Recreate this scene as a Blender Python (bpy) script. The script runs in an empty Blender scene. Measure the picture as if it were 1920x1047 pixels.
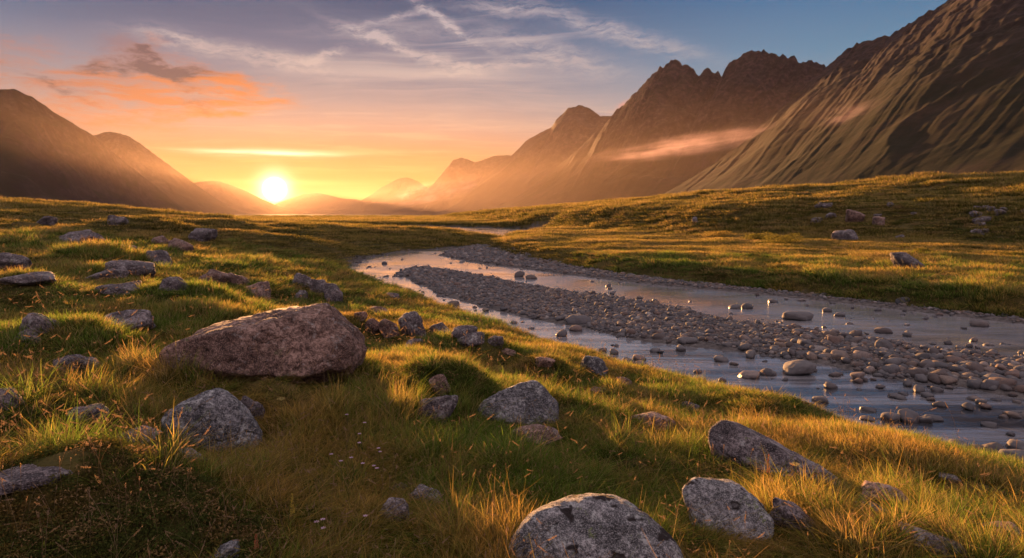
import bpy, bmesh, math, random
import numpy as np
from mathutils import Vector, Matrix, noise as mnoise

R = math.radians
rng = np.random.default_rng(7)
random.seed(7)
SC = bpy.context.scene
COL = SC.collection

# ------------------------------------------------------------------ camera
EYE = 3.5            # metres above the river surface (z = 0)
FPX = 1280.0         # focal length in pixels of the 1920 wide photograph (24 mm)
HOR = 402.0          # row of the true horizon
PITCH = math.atan((523.5 - HOR) / FPX)
cam_d = bpy.data.cameras.new('camera'); cam = bpy.data.objects.new('camera', cam_d); COL.objects.link(cam)
cam_d.lens = 24; cam_d.sensor_width = 36; cam_d.clip_start = 0.05; cam_d.clip_end = 40000
cam.location = (0, 0, EYE); cam.rotation_euler = (R(90) - PITCH, 0, 0)
SC.camera = cam

def ray(px, py):
    X = (px - 960) / FPX; Y = (523.5 - py) / FPX
    d = np.array([X, math.cos(PITCH) + Y * math.sin(PITCH), -math.sin(PITCH) + Y * math.cos(PITCH)])
    return d / np.linalg.norm(d)

def on_plane(px, py, z=0.0):
    d = ray(px, py); t = (z - EYE) / d[2]
    return (d[0] * t, d[1] * t)

def at_depth(px, py, D):
    d = ray(px, py); t = D / d[1]
    return np.array([d[0] * t, D, EYE + d[2] * t])

# ------------------------------------------------------------------ light
sd = ray(515, 355)                       # direction of the sun
SUN_EL = math.asin(sd[2]); SUN_AZ = math.atan2(sd[0], sd[1])
sl = bpy.data.lights.new('sun', 'SUN'); so = bpy.data.objects.new('sun', sl); COL.objects.link(so)
sl.energy = 5.0; sl.angle = R(0.5); sl.color = (1.0, 0.47, 0.17)
so.rotation_euler = Vector((-sd[0], -sd[1], -sd[2])).to_track_quat('-Z', 'Y').to_euler()

SC.view_settings.view_transform = 'Standard'; SC.view_settings.look = 'None'
SC.view_settings.exposure = 2.35; SC.view_settings.gamma = 1.0
SC.view_settings.use_curve_mapping = False
cy = SC.cycles if hasattr(SC, 'cycles') else None
SC.render.engine = 'CYCLES'
SC.cycles.max_bounces = 6; SC.cycles.diffuse_bounces = 2; SC.cycles.glossy_bounces = 2
SC.cycles.transmission_bounces = 4; SC.cycles.transparent_max_bounces = 8; SC.cycles.volume_bounces = 0
SC.cycles.use_denoising = True; SC.cycles.sample_clamp_indirect = 4
SC.cycles.volume_step_rate = 1.0; SC.cycles.volume_max_steps = 96

class NT:
    """tiny helper to write node maths"""
    def __init__(s, tree): s.t = tree; s.L = tree.links
    def n(s, typ, **kw):
        nd = s.t.nodes.new(typ)
        for k, v in kw.items(): setattr(nd, k, v)
        return nd
    def put(s, sock, v):
        if isinstance(v, bpy.types.NodeSocket): s.L.new(v, sock)
        elif v is not None: sock.default_value = v
    def m(s, op, a, b=None, c=None, clamp=False):
        nd = s.n('ShaderNodeMath', operation=op, use_clamp=clamp)
        for i, v in enumerate((a, b, c)): s.put(nd.inputs[i], v)
        return nd.outputs[0]
    def v(s, op, a, b=None, scale=None):
        nd = s.n('ShaderNodeVectorMath', operation=op)
        s.put(nd.inputs[0], a)
        if b is not None: s.put(nd.inputs[1], b)
        if scale is not None: s.put(nd.inputs['Scale'], scale)
        return nd.outputs['Value'] if op in ('DOT_PRODUCT', 'LENGTH', 'DISTANCE') else nd.outputs[0]
    def xyz(s, a):
        nd = s.n('ShaderNodeSeparateXYZ'); s.put(nd.inputs[0], a); return nd.outputs[0], nd.outputs[1], nd.outputs[2]
    def vec(s, x, y, z):
        nd = s.n('ShaderNodeCombineXYZ')
        for i, v in enumerate((x, y, z)): s.put(nd.inputs[i], v)
        return nd.outputs[0]
    def mix(s, f, a, b, typ='RGBA', blend='MIX'):
        nd = s.n('ShaderNodeMix', data_type=typ)
        if typ == 'RGBA': nd.blend_type = blend
        i = {'FLOAT': (0, 2, 3, 0), 'RGBA': (0, 6, 7, 2), 'VECTOR': (0, 4, 5, 1)}[typ]
        s.put(nd.inputs[i[0]], f); s.put(nd.inputs[i[1]], a); s.put(nd.inputs[i[2]], b)
        return nd.outputs[i[3]]
    def ramp(s, f, stops, interp='LINEAR'):
        nd = s.n('ShaderNodeValToRGB'); cr = nd.color_ramp; cr.interpolation = interp
        while len(cr.elements) < len(stops): cr.elements.new(0.5)
        for e, (p, c) in zip(cr.elements, stops):
            e.position = p; e.color = (c[0], c[1], c[2], 1) if hasattr(c, '__len__') else (c, c, c, 1)
        s.put(nd.inputs[0], f); return nd.outputs[0]
    def noise(s, vec, scale, detail=4, rough=0.55, dist=0.0, out=0):
        nd = s.n('ShaderNodeTexNoise'); s.put(nd.inputs['Vector'], vec)
        nd.inputs['Scale'].default_value = scale; nd.inputs['Detail'].default_value = detail
        nd.inputs['Roughness'].default_value = rough; nd.inputs['Distortion'].default_value = dist
        return nd.outputs[out]
    def sm(s, x, a, b):
        nd = s.n('ShaderNodeMapRange', interpolation_type='SMOOTHSTEP')
        s.put(nd.inputs[0], x); s.put(nd.inputs[1], a); s.put(nd.inputs[2], b)
        return nd.outputs[0]

def srgb(r, g, b):
    f = lambda c: (c / 255) / 12.92 if c / 255 <= 0.04045 else ((c / 255 + 0.055) / 1.055) ** 2.4
    return (f(r), f(g), f(b), 1.0)

# ------------------------------------------------------------------ sky
W = bpy.data.worlds.new('World'); SC.world = W; W.use_nodes = True
wt = W.node_tree; wt.nodes.clear(); n = NT(wt)
geo = n.n('ShaderNodeTexCoord').outputs['Generated']
dx, dy, dz = n.xyz(geo)
DEG = 180 / math.pi
el = n.m('MULTIPLY', n.m('ARCSINE', dz), DEG)
az = n.m('MULTIPLY', n.m('ARCTAN2', dx, dy), DEG)
daz = n.m('SUBTRACT', az, SUN_AZ * DEG)
elp = n.m('DIVIDE', n.m('MAXIMUM', el, 0.0), 60.0)
def K(deg): return deg / 60.0
SG = 0.25   # the picture's display values over exposure 1
def c(r, g, b, k=SG):
    q = srgb(r, g, b); return (q[0] * k, q[1] * k, q[2] * k)
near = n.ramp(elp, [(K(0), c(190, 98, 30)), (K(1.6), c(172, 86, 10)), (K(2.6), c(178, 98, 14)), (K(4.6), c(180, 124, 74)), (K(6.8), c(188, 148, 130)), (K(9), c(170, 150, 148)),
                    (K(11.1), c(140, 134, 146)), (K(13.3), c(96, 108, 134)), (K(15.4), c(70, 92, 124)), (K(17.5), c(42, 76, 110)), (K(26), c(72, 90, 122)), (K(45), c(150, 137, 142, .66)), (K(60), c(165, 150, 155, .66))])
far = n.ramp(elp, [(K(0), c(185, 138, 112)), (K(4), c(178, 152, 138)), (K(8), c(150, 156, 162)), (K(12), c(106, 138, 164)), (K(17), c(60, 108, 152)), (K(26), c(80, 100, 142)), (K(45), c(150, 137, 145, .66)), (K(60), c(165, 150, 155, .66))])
side = n.sm(n.m('ABSOLUTE', n.m('SUBTRACT', daz, 2.0)), 8.0, 42.0)
base = n.mix(side, near, far)
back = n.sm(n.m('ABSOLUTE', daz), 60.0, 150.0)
base = n.mix(back, base, n.ramp(elp, [(0, c(165, 140, 145, .5)), (K(12), c(160, 135, 150, .5)), (K(30), c(150, 135, 145, .66)), (K(60), c(165, 150, 155, .66))]))  # unseen sky overhead and behind the camera brightened to lift the foreground
# light round the sun
cosd = n.v('DOT_PRODUCT', geo, tuple(sd))
ang = n.m('MULTIPLY', n.m('ARCCOSINE', n.m('MINIMUM', cosd, 1.0)), DEG)
def gauss(x, w): return n.m('EXPONENT', n.m('MULTIPLY', n.m('POWER', n.m('DIVIDE', x, w), 2.0), -1.0))
def scale(col, f): return n.v('SCALE', col, scale=f)
def add(a, b): return n.v('ADD', a, b)
base = add(base, scale((1.0, 0.62, 0.14), n.m('MULTIPLY', n.m('EXPONENT', n.m('DIVIDE', ang, -2.0)), 0.045)))
base = add(base, scale((1.0, 0.50, 0.12), n.m('MULTIPLY', n.m('EXPONENT', n.m('DIVIDE', ang, -9.0)), 0.004)))
base = add(base, scale((0.9, 0.80, 0.55), n.m('MULTIPLY', gauss(ang, 1.05), 0.7)))
disc = n.m('SUBTRACT', 1.0, n.sm(ang, 0.15, 1.0))
base = add(base, scale((1.0, 0.80, 0.45), n.m('MULTIPLY', disc, 9.0)))
# cloud layers, laid out on a plane overhead
inv = n.m('DIVIDE', 1.0, n.m('ADD', n.m('MAXIMUM', dz, 0.0), 0.06))
cp = n.vec(n.m('MULTIPLY', dx, inv), n.m('MULTIPLY', dy, inv), 0.0)
def rot2(v, a, sx, sy):
    mp = n.n('ShaderNodeMapping'); n.put(mp.inputs['Vector'], v); mp.inputs['Rotation'].default_value = (0, 0, R(a)); mp.inputs['Scale'].default_value = (sx, sy, 1); return mp.outputs[0]
warp = n.noise(cp, 0.7, 3, 0.5, out=1)
cpw = add(cp, scale(n.v('SUBTRACT', warp, (0.5, 0.5, 0.5)), 0.9))
aev = n.vec(az, el, 0.0)
# cirrus streaks
ci1 = n.noise(rot2(cpw, 62, 0.35, 3.2), 1.6, 8, 0.62)
ci2 = n.noise(rot2(cpw, 38, 0.4, 3.6), 1.3, 8, 0.6)
patch = n.noise(cp, 0.55, 2, 0.5)
cir = n.m('MULTIPLY', n.sm(n.m('ADD', n.m('MULTIPLY', ci1, 0.5), n.m('MULTIPLY', ci2, 0.5)), 0.49, 0.72), n.sm(patch, 0.40, 0.62))
win = n.m('MULTIPLY', gauss(n.m('ADD', az, 4.0), 19.0), gauss(n.m('SUBTRACT', el, 11.5), 6.5))
cir = n.m('MULTIPLY', cir, n.m('ADD', n.m('MULTIPLY', win, 1.1), 0.10))
veil = n.m('MULTIPLY', n.sm(n.noise(rot2(cpw, 50, 0.5, 1.6), 0.9, 6, 0.55), 0.42, 0.70), gauss(n.m('ADD', n.m('SUBTRACT', el, 11.2), n.m('MULTIPLY', n.m('ADD', az, 8.0), 0.18)), 3.4))
veil = n.m('MULTIPLY', veil, gauss(n.m('ADD', az, 8.0), 15.0))
ccol = n.ramp(elp, [(K(0), c(255, 205, 110)), (K(5), c(250, 205, 150)), (K(9), c(232, 196, 172)), (K(14), c(198, 180, 178)), (K(20), c(176, 168, 180))])
sky = n.mix(n.m('MULTIPLY', veil, 0.7), base, ccol)
sky = n.mix(n.m('MINIMUM', n.m('MULTIPLY', cir, 0.95), 0.9), sky, ccol)
# hand placed wisps (azimuth, elevation of both ends, width in degrees)
def azel(px, py):
    d = ray(px, py); return math.atan2(d[0], d[1]) * DEG, math.asin(d[2]) * DEG
wn = n.v('SUBTRACT', n.noise(aev, 0.35, 4, 0.6, out=1), (0.5, 0.5, 0.5))
aew = add(aev, scale(wn, 1.5))
ax_, ay_, _ = n.xyz(aew)
tex = n.noise(rot2(aew, -20, 0.5, 2.4), 0.9, 5, 0.65)
wsum = None
for (p, q, w, k) in [((640, 48), (800, 110), .45, .5), ((800, 110), (905, 132), .5, .45), ((770, 0), (905, 88), .32, .55), ((690, 48), (790, 22), .28, .4),
                     ((900, 130), (1010, 118), .35, .35), ((870, 10), (1030, 25), .5, .35), ((1030, 25), (1290, 98), .6, .40), ((800, 140), (905, 122), .3, .45),
                     ((250, 60), (420, 90), .6, .35), ((560, 118), (650, 92), .35, .4), ((420, 92), (640, 135), .6, .4), ((610, 60), (860, 60), .5, .2), ((900, 60), (1150, 130), 1.0, .3)]:
    a0, e0 = azel(*p); a1, e1 = azel(*q); L = math.hypot(a1 - a0, e1 - e0); ux, uy = (a1 - a0) / L, (e1 - e0) / L
    rx = n.m('SUBTRACT', ax_, (a0 + a1) / 2); ry = n.m('SUBTRACT', ay_, (e0 + e1) / 2)
    u = n.m('ADD', n.m('MULTIPLY', rx, ux), n.m('MULTIPLY', ry, uy)); vv = n.m('SUBTRACT', n.m('MULTIPLY', ry, ux), n.m('MULTIPLY', rx, uy))
    g = n.m('MULTIPLY', n.m('MULTIPLY', gauss(u, L * 0.52), gauss(vv, w)), k)
    wsum = g if wsum is None else n.m('ADD', wsum, g)
wsum = n.m('MULTIPLY', wsum, n.sm(tex, 0.25, 0.7))
sky = n.mix(n.m('MINIMUM', n.m('MULTIPLY', wsum, 2.2), 0.85), sky, ccol)
# thin bright bars low over the sun
barn = n.noise(n.vec(n.m('MULTIPLY', az, 0.10), n.m('MULTIPLY', el, 1.5), 3.0), 1.0, 6, 0.6)
bars = n.m('MULTIPLY', n.sm(barn, 0.48, 0.66), n.m('MULTIPLY', gauss(n.m('SUBTRACT', el, 5.0), 3.2), gauss(n.m('ADD', az, 13.0), 16.0)))
bar_a = n.m('MULTIPLY', gauss(n.m('SUBTRACT', el, 4.72), 0.25), gauss(n.m('SUBTRACT', az, -19.6), 4.6))
bar_b = n.m('MULTIPLY', gauss(n.m('SUBTRACT', el, 2.5), 0.22), gauss(n.m('SUBTRACT', az, -17.5), 5.0))
sky = add(sky, scale((0.50, 0.30, 0.10), n.m('MULTIPLY', bars, 0.08)))
sky = add(sky, scale((0.60, 0.50, 0.34), n.m('MULTIPLY', n.m('MULTIPLY', bar_a, n.sm(barn, 0.30, 0.66)), 0.5)))
sky = add(sky, scale((0.60, 0.42, 0.16), n.m('MULTIPLY', n.m('MULTIPLY', bar_b, n.m('ADD', 0.3, barn)), 0.15)))
# the big sunlit cloud over the left mountain, a scrap over it and one by the peaks
bn = n.v('SUBTRACT', n.noise(rot2(aev, -12, 0.55, 1.3), 0.33, 5, 0.6, out=1), (0.5, 0.5, 0.5))
bx, by, _ = n.xyz(add(aev, scale(bn, 6.5)))
fine = n.noise(rot2(add(aev, scale(bn, 2.0)), -16, 0.22, 1.15), 0.9, 7, 0.62)
def blob(px, py, wx, wy, tilt=0.0):
    a0, e0 = azel(px, py); rx = n.m('SUBTRACT', bx, a0); ry = n.m('SUBTRACT', n.m('SUBTRACT', by, e0), n.m('MULTIPLY', rx, tilt))
    return n.m('MULTIPLY', gauss(rx, wx), gauss(ry, wy))
body = n.m('ADD', blob(290, 152, 6.5, 2.1, -0.10), n.m('ADD', blob(40, 163, 8.0, 1.9, -0.12), n.m('MULTIPLY', blob(450, 182, 4.6, 1.1, -0.05), 0.7)))
cloud = n.sm(n.m('MULTIPLY', body, n.m('MULTIPLY', n.m('SUBTRACT', fine, 0.20), 3.0)), 0.17, 1.05)
dark = n.sm(n.m('MULTIPLY', n.m('ADD', n.m('MULTIPLY', blob(285, 132, 4.6, 0.95, -0.10), 1.15), n.m('ADD', n.m('MULTIPLY', blob(90, 160, 3.6, 0.5, -0.2), 0.6), n.m('MULTIPLY', blob(345, 175, 1.2, 0.8, -0.5), 0.5))), n.m('MULTIPLY', n.m('SUBTRACT', fine, 0.22), 3.0)), 0.06, 0.85)
bcol = n.mix(n.sm(n.m('ADD', az, n.m('MULTIPLY', el, -0.4)), -42.0, -24.0), c(190, 118, 86) + (1,), c(238, 132, 52) + (1,))
bcol = n.mix(n.m('MULTIPLY', dark, 0.92), bcol, c(88, 62, 62) + (1,))
cloud = n.m('MULTIPLY', cloud, n.m('ADD', 0.35, n.m('MULTIPLY', n.sm(n.noise(rot2(add(aev, scale(bn, 1.5)), -20, 0.16, 1.5), 1.3, 6, 0.6), 0.36, 0.58), 0.65)))
cloud = n.m('MAXIMUM', cloud, n.m('MULTIPLY', dark, 0.9))
sky = n.mix(n.m('MULTIPLY', cloud, 0.85), sky, bcol)
sky = n.mix(n.m('MULTIPLY', n.sm(blob(228, 82, 1.4, 0.9), 0.1, 0.9), 0.5), sky, c(150, 112, 112) + (1,))
sky = n.mix(n.m('MULTIPLY', n.sm(n.m('MULTIPLY', blob(1172, 184, 1.6, 0.75, 0.35), n.m('ADD', 0.5, fine)), 0.1, 0.8), 0.75), sky, c(235, 150, 125) + (1,))
nish = n.n('ShaderNodeTexSky', sky_type='NISHITA', sun_disc=False)
nish.sun_elevation = SUN_EL; nish.sun_rotation = SUN_AZ; nish.air_density = 1.0; nish.dust_density = 1.5; nish.ozone_density = 2.0
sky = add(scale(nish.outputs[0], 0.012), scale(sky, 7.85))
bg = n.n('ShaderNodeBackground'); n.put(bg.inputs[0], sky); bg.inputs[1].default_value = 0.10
wo = n.n('ShaderNodeOutputWorld'); n.L.new(bg.outputs[0], wo.inputs[0])
W.cycles.sampling_method = 'MANUAL'; W.cycles.sample_map_resolution = 1024

# ------------------------------------------------------------------ numpy noise
_perm = rng.permutation(256); _perm = np.concatenate([_perm, _perm, _perm])
_g3 = rng.normal(size=(256, 3)); _g3 /= np.linalg.norm(_g3, axis=1)[:, None]
def pn(x, y, z=0.0):
    x, y, z = np.broadcast_arrays(np.asarray(x, float), np.asarray(y, float), np.asarray(z, float))
    xi, yi, zi = np.floor(x).astype(int), np.floor(y).astype(int), np.floor(z).astype(int)
    xf, yf, zf = x - xi, y - yi, z - zi
    u, v, w = [t * t * t * (t * (t * 6 - 15) + 10) for t in (xf, yf, zf)]
    out = 0
    for i in (0, 1):
        for j in (0, 1):
            for k in (0, 1):
                g = _g3[_perm[_perm[_perm[(xi + i) & 255] + ((yi + j) & 255)] + ((zi + k) & 255)]]
                d = g[..., 0] * (xf - i) + g[..., 1] * (yf - j) + g[..., 2] * (zf - k)
                out = out + d * (u if i else 1 - u) * (v if j else 1 - v) * (w if k else 1 - w)
    return out * 1.5
def fbm(x, y, z=0.0, o=4, g=0.5, l=2.03):
    s = 0; a = 1
    for i in range(o): s = s + a * pn(x + i * 17.3, y - i * 9.1, z + i * 5.7); x = x * l; y = y * l; z = np.asarray(z) * l; a *= g
    return s
def ss(x, a=0.0, b=1.0):
    t = np.clip((x - a) / (b - a), 0, 1); return t * t * (3 - 2 * t)

# ------------------------------------------------------------------ plan of the river
def world_poly(pts, dy=0): return np.array([on_plane(p[0], p[1] + dy * ss_(p[0])) for p in pts])
def ss_(px): return max(0.0, min(1.0, (px - 700) / 300))
NEARB = [(2300, 1010), (1990, 905), (1920, 882), (1800, 848), (1700, 820), (1600, 788), (1500, 757), (1400, 728), (1300, 703), (1200, 682), (1150, 662),
         (1050, 635), (950, 605), (880, 587), (820, 572), (770, 555), (720, 537), (670, 522), (643, 510), (650, 495), (690, 482), (740, 470),
         (800, 461), (850, 453), (900, 446), (940, 441), (962, 437.5), (945, 434), (915, 430)]
FARB = [(1060, 431), (1030, 436), (1022, 439.5), (975, 445), (945, 452), (918, 463), (945, 474), (985, 484), (1040, 495), (1100, 506),
        (1200, 521), (1300, 532), (1400, 543), (1500, 553), (1600, 564), (1700, 576), (1800, 589), (1920, 602), (2300, 640)]
nb = world_poly(NEARB, 22); fb = world_poly(FARB)
nb = np.vstack([[[11, 1.0]], nb, [[-60, 178], [-110, 240], [-130, 330], [-80, 460], [-120, 700]]])
fb = np.vstack([[[-112, 700], [-70, 460], [-118, 330], [-98, 243], [-52, 190], [-14, 188.5], [-6, 180]], fb, [[60, 8]]])
RIVER = np.vstack([nb, fb])
BARA = world_poly([(740, 513), (765, 503), (800, 502), (870, 511), (960, 529), (1050, 544), (1150, 557), (1250, 573), (1330, 590), (1400, 604), (1500, 617), (1600, 630), (1700, 646),
                   (1800, 660), (1920, 672), (2300, 720), (2300, 850), (1920, 752), (1800, 727), (1700, 716), (1600, 698), (1500, 676), (1400, 662), (1300, 652), (1200, 640), (1100, 618),
                   (1000, 600), (900, 577), (820, 551), (775, 530)])
BARB = world_poly([(820, 479), (850, 468), (890, 461), (925, 461), (960, 474), (1010, 486), (1100, 505), (1250, 526), (1400, 542), (1600, 563), (1920, 601), (2300, 640), (2300, 655), (1920, 609), (1600, 571),
                   (1400, 550), (1250, 537), (1150, 526), (1050, 514), (960, 502), (880, 491)])
TERR = np.array([(75, -10), (58, 30), (43, 56), (20, 84), (4, 133), (-10, 220), (-40, 400), (-80, 700), (6000, 2500), (6000, -10)], float)

def seg_d(P, x, y, closed=True):
    x = np.asarray(x, float); y = np.asarray(y, float); best = np.full(x.shape, 1e18)
    Q = np.roll(P, -1, 0) if closed else P[1:]
    for (x0, y0), (x1, y1) in zip(P, Q):
        ex, ey = x1 - x0, y1 - y0; t = np.clip(((x - x0) * ex + (y - y0) * ey) / (ex * ex + ey * ey + 1e-12), 0, 1)
        best = np.minimum(best, (x - x0 - t * ex) ** 2 + (y - y0 - t * ey) ** 2)
    return np.sqrt(best)
def inside(P, x, y):
    r = np.zeros(np.shape(x), bool); Q = np.roll(P, -1, 0)
    for (x0, y0), (x1, y1) in zip(P, Q):
        cond = ((y0 > y) != (y1 > y)); xs = (x1 - x0) * (y - y0) / (y1 - y0 + 1e-12) + x0
        r ^= cond & (x < xs)
    return r
def sdf(P, x, y): d = seg_d(P, x, y); return np.where(inside(P, x, y), -d, d)

RIGHT = np.vstack([fb, [[60, -3000], [20000, -3000], [20000, 20000], [-112, 20000]]])
MOUNDS = []     # x, y, rx, ry, height: heather cushions and hummocks
def terrain(x, y, detail=True):
    x = np.asarray(x, float); y = np.asarray(y, float)
    j = 0.25 * fbm(x * 0.9, y * 0.9, 3.1, 3) * np.clip(np.hypot(x, y) / 30, 0.6, 3)
    dr = sdf(RIVER, x, y) + j
    left = ~inside(RIGHT, x, y)
    dp = np.maximum(dr, 0)
    fall = 1 / (1 + np.maximum((y - 150) / 130, 0) ** 2)
    zl = 0.05 + 0.14 * ss(dp, 0, 0.9) + 0.145 * np.minimum(dp, 10.5) + 0.066 * np.clip(dp - 10.5, 0, 150) * fall - 0.0 * dp
    zl = np.where(y > 150, zl * (0.35 + 0.65 * fall), zl)
    zl = zl * (1 - 0.45 * ss(y, 35, 110) * ss(x / np.maximum(y, 1), -0.62, -0.30))
    dt = -sdf(TERR, x, y); dtp = np.maximum(dt, 0)
    h = 1 / (1 + np.maximum((y - 230) / 420, 0) ** 2)
    wd = np.clip(60 + 0.12 * y, 50, 110)
    zr = 0.05 + 0.70 * ss(dp, 0.0, 1.3) + 0.004 * dp + ((3.0 * ss(dtp / 15) + 5.0 * ss(dtp / wd)) * h + 0.012 * dtp * ss(dtp, 20, 120))
    zr = zr + 1.0 * h * ss(dtp / wd, 0.05, 0.6) * fbm(x * 0.05, y * 0.05, 8.0, 3)
    z = np.where(left, zl, zr)
    if detail:
        r = np.hypot(x, y); k = ss(dp, 0.2, 2.5)
        lump = np.where(left, 1.0, 0.35 + 0.9 * ss(dtp, 0, 12))
        z = z + k * lump * (0.30 * fbm(x * 0.22, y * 0.22, 0.5, 2) + 0.24 * np.abs(fbm(x * 0.75, y * 0.75, 4.5, 2)) + 0.030 * fbm(x * 3.1, y * 3.1, 9, 2)) * np.clip(0.75 + r / 60, 0.7, 1.7) * np.where(r > 700, 3, 1)
        for (mx, my, rx, ry, mh) in MOUNDS:
            z = z + mh * np.exp(-(((x - mx) / rx) ** 2 + ((y - my) / ry) ** 2) ** 1.3)
    ba = -sdf(BARA, x, y) + j * 0.7; bb = -sdf(BARB, x, y) + j * 0.3
    di = np.maximum(-dr, 0)
    zw = -0.30 * ss(di, 0, 1.2) - 0.02
    zw = np.maximum(zw, np.where(ba > -0.8, -0.30 + 0.36 * ss(ba, -0.8, 0.35), -9))
    zw = np.maximum(zw, np.where(bb > -0.8, -0.30 + 0.38 * ss(bb, -0.8, 0.35), -9))
    zw = zw + 0.015 * fbm(x * 2, y * 2, 2.0, 2)
    z = np.where(dr < 0, zw, np.maximum(z, 0.03))
    return np.where(np.hypot(x, y) > 2500, np.minimum(z, 40), z)
def hit(px, py, detail=True):
    d = ray(px, py); t = np.geomspace(1.0, 6000, 1500)
    g = terrain(d[0] * t, d[1] * t, detail); f = EYE + d[2] * t - g
    i = np.argmax(f < 0)
    if f[i] >= 0: i = len(t) - 1
    a = f[i - 1] / (f[i - 1] - f[i]); tt = t[i - 1] + a * (t[i] - t[i - 1])
    t = np.linspace(t[i - 1], t[i], 12); f = EYE + d[2] * t - terrain(d[0] * t, d[1] * t, detail); i = max(1, int(np.argmax(f < 0)))
    a = f[i - 1] / (f[i - 1] - f[i] + 1e-12); tt = t[i - 1] + a * (t[i] - t[i - 1])
    return Vector((d[0] * tt, d[1] * tt, EYE + d[2] * tt))
_m = []
for (px, py, wpx, asp, hh) in [(190, 985, 520, 0.5, 0.34), (840, 735, 150, 0.9, 0.34), (1015, 705, 95, 0.9, 0.22), (1060, 935, 330, 0.6, 0.10), (370, 585, 180, 0.6, 0.5), (470, 625, 220, 0.5, 0.35),
                               (60, 800, 260, 0.6, 0.20), (660, 625, 90, 0.8, 0.35), (880, 655, 150, 0.5, 0.3), (240, 432, 110, 0.8, 0.9), (330, 440, 90, 0.8, 0.7), (420, 425, 110, 0.8, 0.7), (120, 655, 300, 0.5, 0.3),
                               (1440, 770, 160, 0.7, 0.18), (1700, 860, 260, 0.6, 0.12), (560, 470, 200, 0.8, 0.9), (210, 500, 150, 0.7, 0.4), (1250, 700, 120, 0.7, 0.15), (40, 560, 160, 0.6, .4)]:
    p = hit(px, py); w = wpx / FPX * math.hypot(p.x, p.y) * 0.5
    _m.append((p.x, p.y, w, w * asp * 1.3, hh))
MOUNDS = _m

# ------------------------------------------------------------------ materials
def mat(name):
    m_ = bpy.data.materials.new(name); m_.use_nodes = True; m_.node_tree.nodes.clear()
    t = NT(m_.node_tree); out = t.n('ShaderNodeOutputMaterial'); return m_, t, out
def bsdf(t, out, col, rough=0.9, bump=None, bstr=0.5, bdist=0.05, spec=0.3):
    b = t.n('ShaderNodeBsdfPrincipled'); t.put(b.inputs['Base Color'], col); t.put(b.inputs['Roughness'], rough); b.inputs['Specular IOR Level'].default_value = spec
    if bump is not None:
        bp = t.n('ShaderNodeBump'); bp.inputs['Strength'].default_value = bstr; bp.inputs['Distance'].default_value = bdist
        t.put(bp.inputs['Height'], bump); t.L.new(bp.outputs[0], b.inputs['Normal'])
    t.L.new(b.outputs[0], out.inputs[0]); return b
def co(t, kind='Object'): return t.n('ShaderNodeTexCoord').outputs[kind]
def pos(t): return t.n('ShaderNodeNewGeometry').outputs['Position']

M = {}
# moor
m_, t, o = mat('moor_turf'); P = pos(t)
a = t.noise(P, 0.35, 5, 0.6); b = t.noise(P, 2.2, 5, 0.65); d = t.noise(P, 0.03, 4, 0.6)
col = t.ramp(t.m('ADD', t.m('MULTIPLY', a, 0.55), t.m('MULTIPLY', b, 0.45)), [(0.30, (0.016, 0.020, 0.006)), (0.46, (0.040, 0.040, 0.010)), (0.56, (0.085, 0.065, 0.018)), (0.70, (0.14, 0.095, 0.030))])
col = t.mix(t.sm(d, 0.45, 0.62), col, (0.10, 0.075, 0.022, 1)); 
wet = t.n('ShaderNodeAttribute', attribute_name='bed').outputs['Fac']
bed = t.ramp(t.noise(P, 6, 4), [(0.3, (0.05, 0.045, 0.04)), (0.7, (0.16, 0.145, 0.13))])
col = t.mix(wet, col, bed)
bsdf(t, o, col, 0.95, t.m('ADD', t.noise(P, 1.2, 6, 0.7), t.m('MULTIPLY', t.noise(P, 9, 4, 0.6), 0.3)), 0.9, 0.25, 0.1)
M['moor'] = m_
# water
m_, t, o = mat('river_water'); P = pos(t)
fl = t.n('ShaderNodeMapping'); t.put(fl.inputs['Vector'], P); fl.inputs['Rotation'].default_value = (0, 0, R(40)); fl.inputs['Scale'].default_value = (0.45, 1.9, 1)
h1 = t.noise(fl.outputs[0], 1.6, 5, 0.68, 0.8); h2 = t.noise(fl.outputs[0], 0.35, 3, 0.5, 0.8)
patch = t.sm(t.noise(P, 0.22, 3, 0.5), 0.40, 0.62)
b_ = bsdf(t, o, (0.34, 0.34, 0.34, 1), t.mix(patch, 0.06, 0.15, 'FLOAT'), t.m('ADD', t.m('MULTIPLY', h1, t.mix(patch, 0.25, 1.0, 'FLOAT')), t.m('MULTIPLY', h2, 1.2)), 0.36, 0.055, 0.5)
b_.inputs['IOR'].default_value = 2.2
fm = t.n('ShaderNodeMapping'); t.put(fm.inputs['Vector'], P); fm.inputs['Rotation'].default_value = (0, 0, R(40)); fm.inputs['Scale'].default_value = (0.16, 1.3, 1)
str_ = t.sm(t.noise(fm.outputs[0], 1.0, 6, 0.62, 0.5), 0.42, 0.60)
far_sheen = t.sm(t.xyz(P)[1], 9.0, 34.0)
sky_sheen = t.m('ADD', t.m('MULTIPLY', str_, 0.35), t.m('MULTIPLY', far_sheen, 0.50))  # bright reflection put into colour and metallic, in streaks and growing with distance
t.put(b_.inputs['Metallic'], t.m('MULTIPLY', sky_sheen, 1.0, clamp=True)); t.put(b_.inputs['Base Color'], t.mix(sky_sheen, (0.03, 0.034, 0.04, 1), (0.80, 0.79, 0.78, 1)))
M['water'] = m_
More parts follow.
